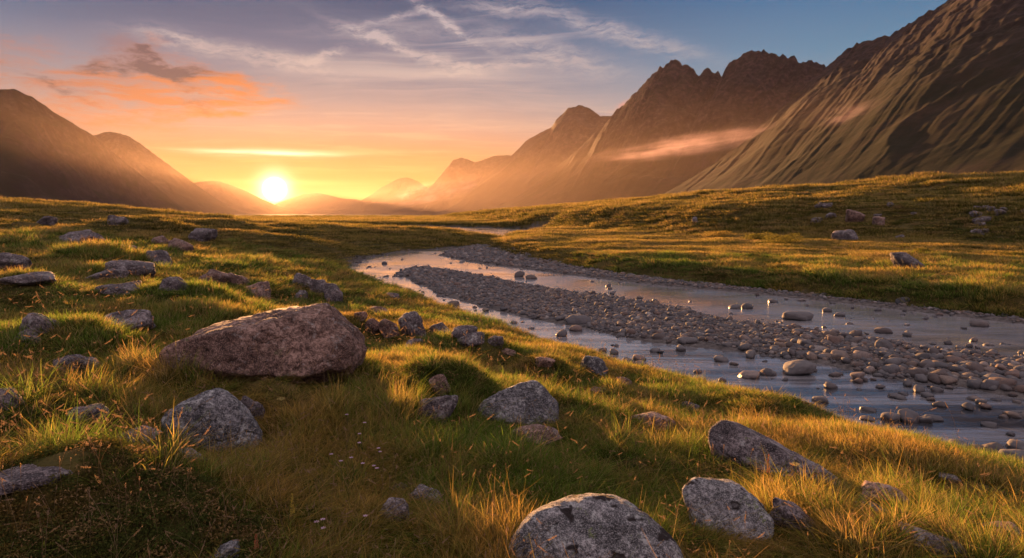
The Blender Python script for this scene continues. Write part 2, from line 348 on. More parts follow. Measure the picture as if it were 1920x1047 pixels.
# rock
def rock_mat(name, c0, c1, c2, lich=0.25, green=0.12, moss=0.0, sc=1.0, bump=0.6, warm=0.0):
    m_, t, o = mat(name); P0 = co(t)
    rnd = t.n('ShaderNodeObjectInfo').outputs['Random']
    P = add_(t, P0, t.vec(t.m('MULTIPLY', rnd, 31.0), t.m('MULTIPLY', rnd, 17.0), 0.0))
    a = t.noise(P, 3.0 * sc, 6, 0.65); f = t.noise(P, 26 * sc, 4, 0.7); g = t.noise(P, 90 * sc, 2, 0.6)
    col = t.ramp(t.m('ADD', t.m('MULTIPLY', a, 0.5), t.m('MULTIPLY', f, 0.5)), [(0.38, c0), (0.5, c1), (0.61, c2)])
    col = t.mix(t.m('MULTIPLY', t.sm(g, 0.5, 0.68), 0.45), col, (c2[0] * 1.35, c2[1] * 1.32, c2[2] * 1.3, 1))
    col = t.mix(t.m('MULTIPLY', t.sm(g, 0.48, 0.34), 0.55), col, (c0[0] * 0.6, c0[1] * 0.6, c0[2] * 0.6, 1))
    l1 = t.m('MULTIPLY', t.sm(t.noise(P, 6.5 * sc, 4, 0.7, 0.4), 0.56 - 0.08 * lich, 0.66), t.sm(t.noise(P, 34 * sc, 3, 0.7), 0.40, 0.58))
    col = t.mix(t.m('MULTIPLY', l1, lich * 2), col, (0.40, 0.41, 0.38, 1))
    l2 = t.m('MULTIPLY', t.sm(t.noise(add_(t, P, (7, 3, 1)), 4.2 * sc, 4, 0.7, 0.3), 0.60, 0.67), t.sm(t.noise(P, 40 * sc, 3, 0.7), 0.42, 0.56))
    col = t.mix(t.m('MULTIPLY', l2, min(1, green * 5)), col, (0.17, 0.21, 0.075, 1))
    if moss:
        nz = t.xyz(t.n('ShaderNodeNewGeometry').outputs['Normal'])[2]
        l3 = t.m('MULTIPLY', t.sm(t.noise(add_(t, P, (1, 9, 4)), 3.0 * sc, 3, 0.55, 0.0), 0.56, 0.60), t.sm(nz, 0.25, 0.6))
        col = t.mix(t.m('MULTIPLY', l3, moss), col, (0.018, 0.013, 0.011, 1))
    crack = t.n('ShaderNodeTexVoronoi', feature='DISTANCE_TO_EDGE'); t.put(crack.inputs['Vector'], add_(t, P, t.v('SCALE', t.noise(P, 2.5 * sc, 3, out=1), scale=0.5))); crack.inputs['Scale'].default_value = 1.6 * sc
    ck = t.sm(crack.outputs['Distance'], 0.0, 0.035)
    hgt = t.m('ADD', t.m('ADD', t.m('MULTIPLY', a, 1.2), t.m('MULTIPLY', f, 0.55)), t.m('ADD', t.m('MULTIPLY', g, 0.18), t.m('MULTIPLY', ck, 0.22)))
    bsdf(t, o, col, 0.88, hgt, 1.0, 0.06 / sc, 0.3); return m_
def add_(t, a, b): return t.v('ADD', a, b)
M['granite'] = rock_mat('rough_granite', (0.016, 0.013, 0.014), (0.075, 0.063, 0.062), (0.270, 0.235, 0.225), 0.3, 0.12, 0)
M['pink'] = rock_mat('reddish_granite', (0.024, 0.014, 0.011), (0.114, 0.070, 0.053), (0.371, 0.247, 0.188), 0.25, 0.06, 0)
M['lichen'] = rock_mat('lichened_granite', (0.016, 0.016, 0.017), (0.081, 0.082, 0.084), (0.294, 0.294, 0.289), 0.5, 0.22, 0)
M['mossy'] = rock_mat('moss_patched_granite', (0.022, 0.022, 0.022), (0.112, 0.112, 0.111), (0.405, 0.399, 0.383), 0.5, 0.16, 1.0, 1.6)
M['smallrock'] = rock_mat('field_stone', (0.017, 0.014, 0.015), (0.081, 0.070, 0.070), (0.294, 0.261, 0.255), 0.35, 0.1, 0, 2.0)
# river stone: colour varies from stone to stone
m_, t, o = mat('river_stone'); P = co(t); rnd = t.n('ShaderNodeObjectInfo').outputs['Random']
P = add_(t, P, t.vec(t.m('MULTIPLY', rnd, 40.0), 0.0, 0.0))
cc = t.ramp(rnd, [(0.0, (0.055, 0.054, 0.055)), (0.3, (0.12, 0.115, 0.11)), (0.5, (0.085, 0.08, 0.08)), (0.66, (0.18, 0.135, 0.10)), (0.78, (0.065, 0.055, 0.05)), (0.9, (0.15, 0.10, 0.075)), (1.0, (0.27, 0.25, 0.22))])
cc = t.mix(t.m('MULTIPLY', t.sm(t.noise(P, 9, 4, 0.65), 0.42, 0.64), 0.5), cc, (0.07, 0.065, 0.062, 1))
wetl = t.sm(t.xyz(pos(t))[2], 0.085, 0.02)
cc = t.mix(t.m('MULTIPLY', wetl, 0.75), cc, (0.022, 0.020, 0.019, 1))
bsdf(t, o, cc, t.mix(wetl, 0.85, 0.35, 'FLOAT'), t.noise(P, 14, 5, 0.65), 0.35, 0.03, 0.4)
M['stone'] = m_
# leaves
def leaf_mat(name, root, tip, alt, trans=0.5, alt_at=(0.55, 0.8)):
    m_, t, o = mat(name)
    u = t.n('ShaderNodeAttribute', attribute_name='along').outputs['Fac']
    rnd = t.n('ShaderNodeObjectInfo').outputs['Random']
    big = t.noise(pos(t), 0.42, 3, 0.6)
    mid = t.noise(pos(t), 2.6, 2, 0.5)
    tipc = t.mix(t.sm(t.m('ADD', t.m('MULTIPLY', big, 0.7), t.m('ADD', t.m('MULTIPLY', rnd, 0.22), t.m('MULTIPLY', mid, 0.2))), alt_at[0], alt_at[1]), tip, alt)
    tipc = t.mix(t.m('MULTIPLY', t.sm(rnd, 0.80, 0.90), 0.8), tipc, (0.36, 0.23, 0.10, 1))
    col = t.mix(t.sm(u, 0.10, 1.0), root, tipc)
    bv = t.n('ShaderNodeAttribute', attribute_name='bv').outputs['Fac']
    col = t.v('SCALE', col, scale=t.m('ADD', 0.5, t.m('MULTIPLY', bv, 1.0)))
    col = t.mix(t.m('MULTIPLY', t.sm(bv, 0.80, 0.86), t.m('MULTIPLY', u, 0.7)), col, (0.36, 0.26, 0.12, 1))
    d = t.n('ShaderNodeBsdfDiffuse'); t.put(d.inputs[0], col)
    tr = t.n('ShaderNodeBsdfTranslucent'); t.put(tr.inputs[0], t.v('SCALE', col, scale=1.25))
    mx = t.n('ShaderNodeMixShader'); mx.inputs[0].default_value = trans
    t.L.new(d.outputs[0], mx.inputs[1]); t.L.new(tr.outputs[0], mx.inputs[2]); t.L.new(mx.outputs[0], o.inputs[0]); return m_
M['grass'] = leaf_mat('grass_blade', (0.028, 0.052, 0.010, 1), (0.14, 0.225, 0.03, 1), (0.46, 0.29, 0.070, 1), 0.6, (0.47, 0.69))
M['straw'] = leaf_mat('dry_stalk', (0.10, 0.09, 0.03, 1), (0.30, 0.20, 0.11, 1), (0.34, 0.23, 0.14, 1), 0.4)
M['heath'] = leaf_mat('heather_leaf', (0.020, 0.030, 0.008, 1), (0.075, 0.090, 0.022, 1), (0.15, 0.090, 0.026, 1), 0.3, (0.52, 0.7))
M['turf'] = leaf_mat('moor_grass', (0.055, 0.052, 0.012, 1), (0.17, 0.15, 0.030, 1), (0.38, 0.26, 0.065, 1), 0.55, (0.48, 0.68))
def plain(name, col, trans=0.3):
    m_, t, o = mat(name); col = t.mix(t.m('MULTIPLY', t.noise(co(t), 30, 3), 0.6), col, tuple(x * 0.6 for x in col[:3]) + (1,))
    d = t.n('ShaderNodeBsdfDiffuse'); t.put(d.inputs[0], col); tr = t.n('ShaderNodeBsdfTranslucent'); t.put(tr.inputs[0], col)
    mx = t.n('ShaderNodeMixShader'); mx.inputs[0].default_value = trans
    t.L.new(d.outputs[0], mx.inputs[1]); t.L.new(tr.outputs[0], mx.inputs[2]); t.L.new(mx.outputs[0], o.inputs[0]); return m_
M['petal'] = plain('pink_petal', (0.66, 0.46, 0.58, 1)); M['umbel'] = plain('cream_umbel', (0.55, 0.45, 0.16, 1)); M['yellow'] = plain('yellow_floret', (0.45, 0.34, 0.06, 1)); M['stemg'] = plain('green_stem', (0.08, 0.12, 0.03, 1)); M['rust'] = plain('rusty_floret', (0.40, 0.16, 0.07, 1))
# mountain sides
def mount_mat(name, grassy):
    m_, t, o = mat(name); P = pos(t); nz = t.xyz(t.n('ShaderNodeNewGeometry').outputs['Normal'])[2]; z = t.xyz(P)[2]
    a = t.noise(P, 0.012, 8, 0.65); b = t.noise(P, 0.05, 6, 0.65)
    us = t.n('ShaderNodeAttribute', attribute_name='us').outputs['Fac']; vt = t.n('ShaderNodeAttribute', attribute_name='vt').outputs['Fac']
    wv = t.v('SUBTRACT', t.noise(P, 0.006, 4, 0.6, out=1), (0.5, 0.5, 0.5))
    SV = t.v('ADD', t.vec(t.m('MULTIPLY', us, 5.5), t.m('MULTIPLY', vt, 3.2), 0.0), t.v('SCALE', wv, scale=1.6))
    st = t.noise(SV, 1.0, 8, 0.66); st2 = t.noise(SV, 3.7, 6, 0.6)
    rockc = t.ramp(t.m('ADD', t.m('MULTIPLY', b, 0.5), t.m('MULTIPLY', st2, 0.5)), [(0.36, (0.008, 0.007, 0.009)), (0.5, (0.019, 0.016, 0.018)), (0.64, (0.045, 0.035, 0.036))])
    gr = t.ramp(st, [(0.34, (0.007, 0.010, 0.006)), (0.47, (0.012, 0.015, 0.008)), (0.56, (0.020, 0.018, 0.011)), (0.68, (0.040, 0.028, 0.019))])
    f = t.m('MULTIPLY', t.sm(t.m('ADD', nz, t.m('MULTIPLY', t.m('SUBTRACT', a, 0.5), 0.9)), 0.45, 0.75), t.m('SUBTRACT', 1.0, t.m('MULTIPLY', t.sm(t.m('ADD', z, t.m('MULTIPLY', a, 200.0)), 250.0, 600.0), 0.75)))
    col = t.mix(t.m('MULTIPLY', f, grassy), rockc, gr)
    bsdf(t, o, col, 0.95, t.m('ADD', t.m('MULTIPLY', st, 1.2), t.m('ADD', t.m('MULTIPLY', st2, 0.4), t.m('MULTIPLY', b, 0.4))), 0.35, 5.0, 0.05); return m_
M['mount'] = mount_mat('mountain_side', 1.0); M['mountfar'] = mount_mat('far_mountain_side', 0.8)
m_, t, o = mat('snow'); bsdf(t, o, (0.7, 0.7, 0.72, 1), 0.8); M['snow'] = m_

# ------------------------------------------------------------------ mesh helpers
def mesh_np(name, V, F, smooth=True, attr=None):
    me = bpy.data.meshes.new(name); V = np.asarray(V, np.float32); F = np.asarray(F, np.int32)
    me.vertices.add(len(V)); me.vertices.foreach_set('co', V.ravel()); k = F.shape[1]
    me.loops.add(F.size); me.loops.foreach_set('vertex_index', F.ravel())
    me.polygons.add(len(F)); me.polygons.foreach_set('loop_start', np.arange(0, F.size, k, dtype=np.int32)); me.polygons.foreach_set('loop_total', np.full(len(F), k, np.int32))
    me.update(calc_edges=True); me.validate()
    if smooth: me.polygons.foreach_set('use_smooth', np.ones(len(me.polygons), bool))
    for an, av in (attr or {}).items():
        at = me.attributes.new(an, 'FLOAT', 'POINT'); at.data.foreach_set('value', np.asarray(av, np.float32))
    return me
def link(name, me, m=None, parent=None, label=None, cat=None, group=None, kind=None, loc=None):
    o = bpy.data.objects.new(name, me); COL.objects.link(o)
    if m is not None and not me.materials: me.materials.append(m)
    if parent is not None: o.parent = parent
    if label: o['label'] = label
    if cat: o['category'] = cat
    if group: o['group'] = group
    if kind: o['kind'] = kind
    if loc is not None: o.location = loc
    return o
def grid_faces(nu, nv, wrap=False):
    i = np.arange(nu - 1)[:, None]; j = np.arange(nv if wrap else nv - 1)[None, :]; j2 = (j + 1) % nv
    return np.stack([i * nv + j, i * nv + j2, (i + 1) * nv + j2, (i + 1) * nv + j], -1).reshape(-1, 4)

# ------------------------------------------------------------------ ground: one sheet to the horizon, finer towards the viewer
th = np.concatenate([np.linspace(-52, 52, 560), np.linspace(54, 306, 70)]) * math.pi / 180
rr = np.concatenate([np.geomspace(0.5, 4, 60, endpoint=False), np.geomspace(4, 250, 470, endpoint=False), np.geomspace(250, 11500, 90)])
RR, TH = np.meshgrid(rr, th, indexing='ij'); GX = RR * np.sin(TH); GY = RR * np.cos(TH)
GZ = terrain(GX, GY)
bedf = ss(-(sdf(RIVER, GX, GY) + 0.25 * fbm(GX * 0.9, GY * 0.9, 3.1, 3) * np.clip(np.hypot(GX, GY) / 30, 0.6, 3)), -0.25, 0.05)
V = np.stack([GX, GY, GZ], -1).reshape(-1, 3); F = grid_faces(len(rr), len(th), True)[:, ::-1]
cz = float(terrain(np.array([0.0]), np.array([0.01]))[0])
ground = link('ground', mesh_np('ground', V, F, attr={'bed': bedf.ravel()}), M['moor'], kind='structure', label='rolling moor of tussocky grass either side of the river', cat='ground')
# river water
wx, wy = np.meshgrid(np.linspace(-140, 80, 60), np.linspace(-5, 705, 160), indexing='ij')
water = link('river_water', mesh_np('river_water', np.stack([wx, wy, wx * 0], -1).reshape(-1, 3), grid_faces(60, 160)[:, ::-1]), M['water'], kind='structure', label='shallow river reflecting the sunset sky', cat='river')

# ------------------------------------------------------------------ mountains
def mountain(label, ridge, foot, m='mount', nu=260, nv=110, gully=0.10, crag=0.012, seed=0.0, power=1.15, back=1.25, cat='mountain', gf=9.0, fine=1.0):
    rp = np.array([at_depth(*p) for p in ridge]); dist = np.concatenate([[0], np.cumsum(np.hypot(*(rp[1:, :2] - rp[:-1, :2]).T) + 1e-6)]); dist /= dist[-1]
    fp = np.array([[(p - 960) / FPX * D, D, zf] for p, D, zf in foot]); fd = np.linspace(0, 1, len(fp))
    s = np.linspace(0, 1, nu); rx = np.stack([np.interp(s, dist, rp[:, k]) for k in range(3)], -1); ft = np.stack([np.interp(s, fd, fp[:, k]) for k in range(3)], -1)
    H = rp[:, 2].max()
    dirn = rx[:, :2] - ft[:, :2]; bk = rx.copy(); bk[:, :2] = rx[:, :2] + dirn * 1.0 + rx[:, :2] * (back - 1) * 0.4; bk[:, 2] = 0
    rx[:, 2] += H * crag * fbm(s * nu / 7.0, seed, 3.3, 3) * (rx[:, 2] / H)
    tf = np.linspace(0, 1, nv)[None, :]; tb = np.linspace(0, 1, 30)[1:][::-1][None, :]
    def sheet(t, foot_, sgn):
        S = np.repeat(s[:, None], t.shape[1], 1); T = np.repeat(t, nu, 0)
        xy = rx[:, None, :2] * (1 - T[..., None]) + foot_[:, None, :2] * T[..., None]
        z = foot_[:, None, 2] + (rx[:, None, 2] - foot_[:, None, 2]) * ((1 - T) ** power)
        L = np.hypot(*(rp[-1, :2] - rp[0, :2])) / H
        X, Y = xy[..., 0] / H, xy[..., 1] / H
        w1 = 0.30 * fbm(X * 1.3, Y * 1.3, seed + 2, 3); w2 = 0.30 * fbm(X * 1.3 + 9, Y * 1.3, seed + 4, 3)
        A = S * L * gf / 7 + w1 * gf / 3; B = T * 1.6 + w2
        g = 0.30 - np.abs(fbm(A * 1.3, B * 0.9, seed + 5.5, 2, 0.5)) * 1.1
        g2 = fbm(A * 3.1 + w2 * 2, B * 3.0, seed + 9.5, 4, 0.55); g3 = 0.9 * (0.28 - np.abs(fbm(X * 6 + w1, Y * 6, z / H * 6, 4, 0.6)))
        rk = ss(rx[:, None, 2] * (1 - T) / H, 0.25, 0.8)
        env = np.sin(np.pi * np.clip(T, 0, 1) ** 0.75) * (rx[:, None, 2] / H)
        dz = H * env * (gully * g * 1.7 + gully * 0.32 * g2 * (0.5 + rk)) + H * 0.016 * fine * g3 * env ** 0.5 * (0.25 + rk)
        z = z + dz
        UV.append((S * L / 3, T)); return np.concatenate([xy, z[..., None]], -1)
    UV = []
    Vf = sheet(tf, ft, 1); Vb = sheet(tb, bk, -1)
    V = np.concatenate([Vb, Vf], 1)
    V[:, 0, 2] = -30; V[:, -1, 2] = np.minimum(V[:, -1, 2], V[:, -1, 2]) - 25
    at_ = {k: np.concatenate([UV[1][i], UV[0][i]], 1).ravel() for i, k in enumerate(('us', 'vt'))}
    me = mesh_np('mountain', V.reshape(-1, 3), grid_faces(nu, V.shape[1]), attr=at_)
    return link('mountain', me, M[m], kind='structure', label=label, cat=cat)

mountain('dark slope of the nearest mountain rising out of the picture on the right',
  [(1180, 397, 2000), (1250, 385, 2000), (1310, 335, 2050), (1370, 290, 2150), (1430, 240, 2250), (1490, 180, 2350), (1553, 123, 2400), (1590, 90, 2300), (1620, 78, 2200), (1670, 65, 2100), (1720, 35, 2000), (1780, 0, 1900), (1850, -50, 1800), (1950, -110, 1700), (2200, -190, 1500), (2600, -230, 1200), (3400, -150, 900)],
  [(1100, 1950, 0), (1150, 1850, 8), (1190, 1750, 12), (1230, 1620, 14), (1270, 1500, 15), (1330, 1330, 16), (1400, 1180, 16), (1480, 1050, 16), (1580, 920, 16), (1700, 800, 15), (1900, 640, 14), (2300, 440, 12), (3000, 280, 10)],
  nu=620, nv=260, gully=0.034, crag=0.014, seed=1.2, gf=7.0, power=1.1, fine=1.5)
mountain('jagged double peaked mountain with a rock tooth between its summits',
  [(900, 398, 3700), (960, 375, 3700), (1030, 325, 3700), (1090, 275, 3650), (1130, 238, 3600), (1150, 215, 3550), (1180, 185, 3500), (1215, 150, 3450), (1240, 125, 3400), (1258, 115, 3380), (1270, 113, 3360), (1282, 118, 3340), (1292, 127, 3320), (1310, 139, 3290), (1316, 130, 3280), (1323, 124, 3270), (1332, 132, 3260), (1340, 140, 3250), (1346, 134, 3240), (1353, 143, 3230), (1362, 133, 3210), (1385, 107, 3180), (1405, 98, 3160), (1420, 91, 3140), (1436, 97, 3120), (1448, 97, 3100), (1475, 107, 3060), (1505, 112, 3000), (1530, 118, 2980), (1553, 124, 2950), (1650, 150, 2900), (1800, 200, 2800)],
  [(880, 3300, 0), (960, 3000, 0), (1040, 2800, 5), (1130, 2600, 10), (1250, 2400, 12), (1400, 2250, 12), (1700, 2150, 12)],
  nu=520, nv=150, gully=0.08, crag=0.032, seed=4.4, gf=6.0, fine=1.6)
mountain('round topped mountain shoulder behind the jagged peaks',
  [(835, 398, 5600), (880, 366, 5600), (905, 335, 5550), (925, 318, 5500), (960, 291, 5450), (985, 266, 5400), (1010, 250, 5350), (1035, 238, 5300), (1045, 222, 5250), (1065, 204, 5200), (1085, 197, 5150), (1105, 202, 5100), (1118, 212, 5050), (1125, 218, 5000), (1150, 217, 4950), (1250, 240, 4800), (1400, 300, 4600)],
  [(800, 5100, 0), (870, 4700, 0), (960, 4400, 0), (1080, 4200, 5), (1200, 4000, 5), (1400, 3900, 5)], 'mountfar', nu=300, nv=90, gully=0.08, seed=7.7, gf=6.0)
mountain('small horned peak with a mist bank along its foot',
  [(740, 399, 6900), (775, 376, 6900), (800, 356, 6850), (818, 340, 6800), (835, 318, 6750), (850, 301, 6700), (863, 296, 6700), (876, 299, 6650), (890, 304, 6650), (905, 301, 6600), (925, 293, 6550), (950, 291, 6500), (1000, 300, 6400), (1080, 330, 6300)],
  [(700, 6500, 0), (760, 6200, 0), (850, 6000, 0), (980, 5900, 0), (1080, 5900, 0)], 'mountfar', nu=200, nv=60, gully=0.07, seed=2.9)
mountain('low pointed hill at the head of the valley',
  [(620, 400, 8200), (660, 386, 8200), (695, 366, 8200), (715, 352, 8150), (733, 342, 8100), (752, 334, 8100), (765, 333, 8100), (782, 339, 8050), (800, 351, 8000), (830, 372, 8000), (860, 398, 8000)],
  [(590, 7800, 0), (680, 7400, 0), (760, 7200, 0), (880, 7300, 0)], 'mountfar', nu=160, nv=50, gully=0.06, seed=6.1)
mountain('faint low ridge under the sunset at the valley end',
  [(440, 401, 9300), (500, 388, 9300), (540, 374, 9300), (570, 364, 9300), (592, 361, 9300), (615, 366, 9300), (640, 373, 9300), (670, 374, 9300), (700, 384, 9300), (760, 400, 9300)],
  [(420, 8900, 0), (540, 8700, 0), (640, 8700, 0), (790, 8800, 0)], 'mountfar', nu=140, nv=40, gully=0.05, seed=3.6)
mountain('low spur running down towards the setting sun',
  [(330, 352, 6700), (375, 341, 6700), (395, 339, 6700), (415, 341, 6700), (440, 350, 6750), (465, 360, 6800), (490, 373, 6850), (530, 390, 6900), (580, 400, 6950)],
  [(300, 6200, 0), (420, 6100, 0), (500, 6300, 0), (600, 6800, 0)], 'mountfar', nu=140, nv=40, gully=0.06, seed=8.3)
mountain('second summit behind the long left hand mountain slope',
  [(60, 300, 4200), (130, 262, 4200), (165, 256, 4200), (188, 250, 4200), (205, 247, 4200), (225, 250, 4200), (245, 257, 4250), (270, 274, 4300), (292, 291, 4350), (330, 319, 4450), (365, 345, 4550), (400, 369, 4650), (440, 394, 4750), (470, 402, 4800)],
  [(20, 3800, 0), (150, 3600, 0), (280, 3700, 0), (400, 4200, 0), (500, 4700, 0)], 'mountfar', nu=240, nv=80, gully=0.07, seed=5.2)
mountain('long hazy mountain slope on the left under the orange cloud',
  [(-900, 200, 1500), (-500, 90, 1900), (-200, 130, 2100), (-60, 160, 2250), (0, 166, 2300), (28, 168, 2330), (50, 178, 2350), (75, 192, 2400), (100, 209, 2450), (130, 228, 2500), (155, 242, 2550), (185, 262, 2650), (230, 300, 2800), (290, 348, 3050), (345, 392, 3250), (370, 401, 3300)],
  [(-1100, 700, 10), (-500, 1100, 12), (-100, 1500, 12), (60, 1800, 10), (200, 2300, 5), (300, 2800, 0), (390, 3200, 0)], 'mount', nu=300, nv=110, gully=0.09, seed=9.9)

# ------------------------------------------------------------------ rocks
ico_cache = {}
def ico(sub):
    if sub not in ico_cache:
        bm = bmesh.new(); bmesh.ops.create_icosphere(bm, subdivisions=sub, radius=1.0)
        V = np.array([v.co[:] for v in bm.verts]); F = np.array([[v.index for v in f.verts] for f in bm.faces]); bm.free(); V /= np.linalg.norm(V, axis=1)[:, None]
        ico_cache[sub] = (V, F)
    return ico_cache[sub]
def rock_shape(sub, planes, dist, p=10, rough=0.06, seed=0.0, freq=1.6, fine=0.012):
    V, F = ico(sub); dots = np.maximum(V @ planes.T / dist[None, :], 1e-4)
    r = (dots ** p).sum(1) ** (-1.0 / p)
    r = r * (1 + rough * fbm(V[:, 0] * freq + seed, V[:, 1] * freq, V[:, 2] * freq, 3) - rough * 0.9 * (np.abs(fbm(V[:, 0] * freq * 1.3 + seed + 5, V[:, 1] * freq * 1.3, V[:, 2] * freq * 1.3, 3)) - 0.2) + fine * fbm(V[:, 0] * 9 + seed, V[:, 1] * 9, V[:, 2] * 9, 4, 0.6))
    return V * r[:, None], F
def random_rock(sub, seed, k=16, lo=0.72, hi=1.0, p=9, rough=0.08, fine=0.012):
    g = np.random.default_rng(int(seed)); N = g.normal(size=(k, 3)); N /= np.linalg.norm(N, axis=1)[:, None]
    N = np.vstack([N, np.eye(3), -np.eye(3)]); D = np.concatenate([g.uniform(lo, hi, k), np.full(6, 1.0)])
    V, F = rock_shape(sub, N, D, p, rough, seed * 3.7, 1.4, fine)
    V = V - (V.max(0) + V.min(0)) / 2
    return V / (V.max(0) - V.min(0)) * 2, F
def hull_rock(pts, sub=5, p=26, rough=0.03, fine=0.010, seed=1.0):
    bm = bmesh.new()
    for q in pts: bm.verts.new(q)
    bmesh.ops.convex_hull(bm, input=bm.verts); bm.normal_update()
    cen = np.mean(np.array(pts), 0); N = []; D = []
    for f in bm.faces:
        nn = np.array(f.normal[:]); dd = float(nn @ (np.array(f.verts[0].co[:]) - cen))
        if dd < 0: nn, dd = -nn, -dd
        N.append(nn); D.append(dd)
    bm.free(); V, F = rock_shape(sub, np.array(N), np.array(D), p, rough, seed, 1.6, fine)
    P_ = np.array(pts); lo_, hi_ = P_.min(0), P_.max(0); a_, b_ = V.min(0), V.max(0)
    return (V - a_) / (b_ - a_) * (hi_ - lo_) + lo_, F

rocks_at = []   # (x, y, radius) so that no grass grows through them
def place_rock(name, box, seed, m, label, cat='boulder', group=None, depth=0.75, sink=0.28, sub=4, skew=0.0, tilt=0.0, lo=0.58, p=15, rot=0.0, water_z=None, up=1.0, rough=0.11, k=16, cz_=0.0):
    x0, y0, x1, y1 = box; cx = (x0 + x1) / 2
    if water_z is not None:
        q = on_plane(cx, y1, water_z); P = Vector((q[0], q[1], water_z))
    else: P = hit(cx, y1)
    D = P.y; r = math.hypot(P.x, P.y); w = (x1 - x0) / FPX * D; hp = (y1 - y0) / FPX * D
    dep = w * depth; ang = math.atan2(EYE - P.z, r)
    H = max(hp * 0.45, (hp - 0.38 * dep * math.sin(ang)) / math.cos(ang)) * up; tot = H / (1 - sink)
    V, F = random_rock(sub, seed, k, lo, 1.0, p, rough)
    a = R(rot); V = np.stack([V[:, 0] * math.cos(a) - V[:, 1] * math.sin(a), V[:, 0] * math.sin(a) + V[:, 1] * math.cos(a), V[:, 2]], -1)
    V = V / np.abs(V).max(0)
    V[:, 0] += skew * V[:, 2] * (1 - 0.3 * V[:, 2]); V[:, 0] /= np.abs(V[:, 0]).max(); 
    V[:, 2] += tilt * V[:, 0]; V[:, 2] /= np.abs(V[:, 2]).max()
    V = V * np.array([w / 2, dep / 2, tot / 2])
    fwd = Vector((P.x, P.y, 0)).normalized()
    az_ = math.atan2(-fwd.x, fwd.y)
    c_ = Vector((P.x, P.y, 0)) + fwd * dep * 0.42
    gz = P.z if water_z is not None else float(terrain(np.array([c_.x]), np.array([c_.y]))[0]); base = P.z * 0.5 + gz * 0.5
    o = link(name, mesh_np(name, V, F), M[m], label=label, cat=cat, group=group, loc=(c_.x, c_.y, base + tot / 2 - sink * tot))
    o.rotation_euler = (0, 0, az_)
    rocks_at.append((c_.x, c_.y, w / 2, dep / 2, az_)); return o

def place_hull(name, sil, topline, base_px, thick, m, label, seed, sink=0.15, sub=6, p=26, rough=0.03, fine=0.01):
    """sil: outline pixels of the visible face; topline: pixels on the far upper edge with a depth (m) behind"""
    P = hit(*base_px); D = P.y; s = D / FPX
    fwd = Vector((P.x, P.y, 0)).normalized(); az_ = math.atan2(-fwd.x, fwd.y)
    pts = []
    for (px, py, dd) in sil + topline:
        k = (D + dd) / FPX
        pts.append(((px - base_px[0]) * s * (1 + dd / D), dd, -(py - base_px[1]) * k + (-(base_px[1] - HOR) / FPX * dd)))
    lowest = min(q[2] for q in pts); half = [q for q in pts if q[2] < 0.25]
    for q in half: pts.append((q[0] * 0.85, q[1] + thick * 0.3, lowest - sink))
    V, F = hull_rock(pts, sub, p, rough, fine, seed)
    o = link(name, mesh_np(name, V, F), M[m], label=label, cat='boulder', loc=(P.x, P.y, P.z)); o.rotation_euler = (0, 0, az_)
    rocks_at.append((P.x + fwd.x * thick * .45, P.y + fwd.y * thick * .45, (V[:, 0].max() - V[:, 0].min()) * 0.48, thick * 0.5, az_)); return o

# the big wedge: front face outline with depths, then the far edge of its sloping top
place_hull('boulder', [(320, 655, 0.5), (345, 632, 0.35), (385, 622, 0.25), (480, 612, 0.15), (548, 590, 0.25), (600, 572, 0.55), (622, 580, 0.5), (655, 628, 0.35), (676, 690, 0.15), (655, 712, 0.1), (590, 716, 0.0), (500, 706, 0.0), (400, 690, 0.1), (325, 675, 0.4)],
           [(400, 598, 1.4), (480, 583, 1.8), (560, 572, 1.8), (614, 568, 1.3), (640, 585, 1.2), (672, 630, 1.3), (690, 662, 1.1), (684, 700, 0.8)], (520, 712), 1.8, 'pink',
           'huge reddish grey boulder with a long sloping top, largest rock on the hillside', 1.0, sub=7, p=60, rough=0.09, fine=0.018)
place_hull('boulder', [(314, 790, 0.15), (322, 765, 0.1), (345, 750, 0.08), (395, 727, 0.2), (420, 725, 0.22), (442, 745, 0.12), (470, 790, 0.06), (492, 825, 0.1), (470, 848, 0.0), (420, 855, 0), (370, 835, 0.0), (325, 810, 0.06)],
           [(350, 745, 0.4), (410, 728, 0.5), (455, 758, 0.45), (490, 815, 0.35)], (415, 850), 0.6, 'lichen',
           'grey boulder with green lichen on top, just below the huge reddish boulder', 5.0, sub=6, p=20, rough=0.07)
place_hull('boulder', [(892, 765, 0.1), (905, 752, 0.1), (950, 736, 0.15), (985, 714, 0.22), (1010, 713, 0.25), (1030, 735, 0.2), (1050, 770, 0.1), (1050, 795, 0.02), (1000, 800, 0), (940, 790, 0), (900, 778, 0.03)],
           [(930, 745, 0.4), (970, 718, 0.5), (1000, 712, 0.5), (1042, 750, 0.4)], (985, 797), 0.6, 'lichen',
           'humped grey boulder with a pale green lichen patch, high end on its right', 8.0, sub=5, p=18, rough=0.06)
place_hull('boulder', [(935, 1060, 0.1), (955, 1010, 0.06), (985, 965, 0.12), (1010, 942, 0.2), (1060, 922, 0.3), (1120, 915, 0.34), (1170, 925, 0.3), (1220, 965, 0.2), (1262, 1005, 0.12), (1290, 1060, 0.08), (1290, 1110, 0), (1110, 1130, -0.12), (940, 1110, 0)],
           [(1020, 940, 0.5), (1090, 914, 0.62), (1150, 913, 0.62), (1230, 965, 0.5), (1280, 1020, 0.45), (960, 1000, .45)], (1110, 1100), 0.6, 'mossy',
           'pale speckled boulder with black moss patches, cut by the lower edge of the photo', 12.0, sub=6, p=13, rough=0.05)
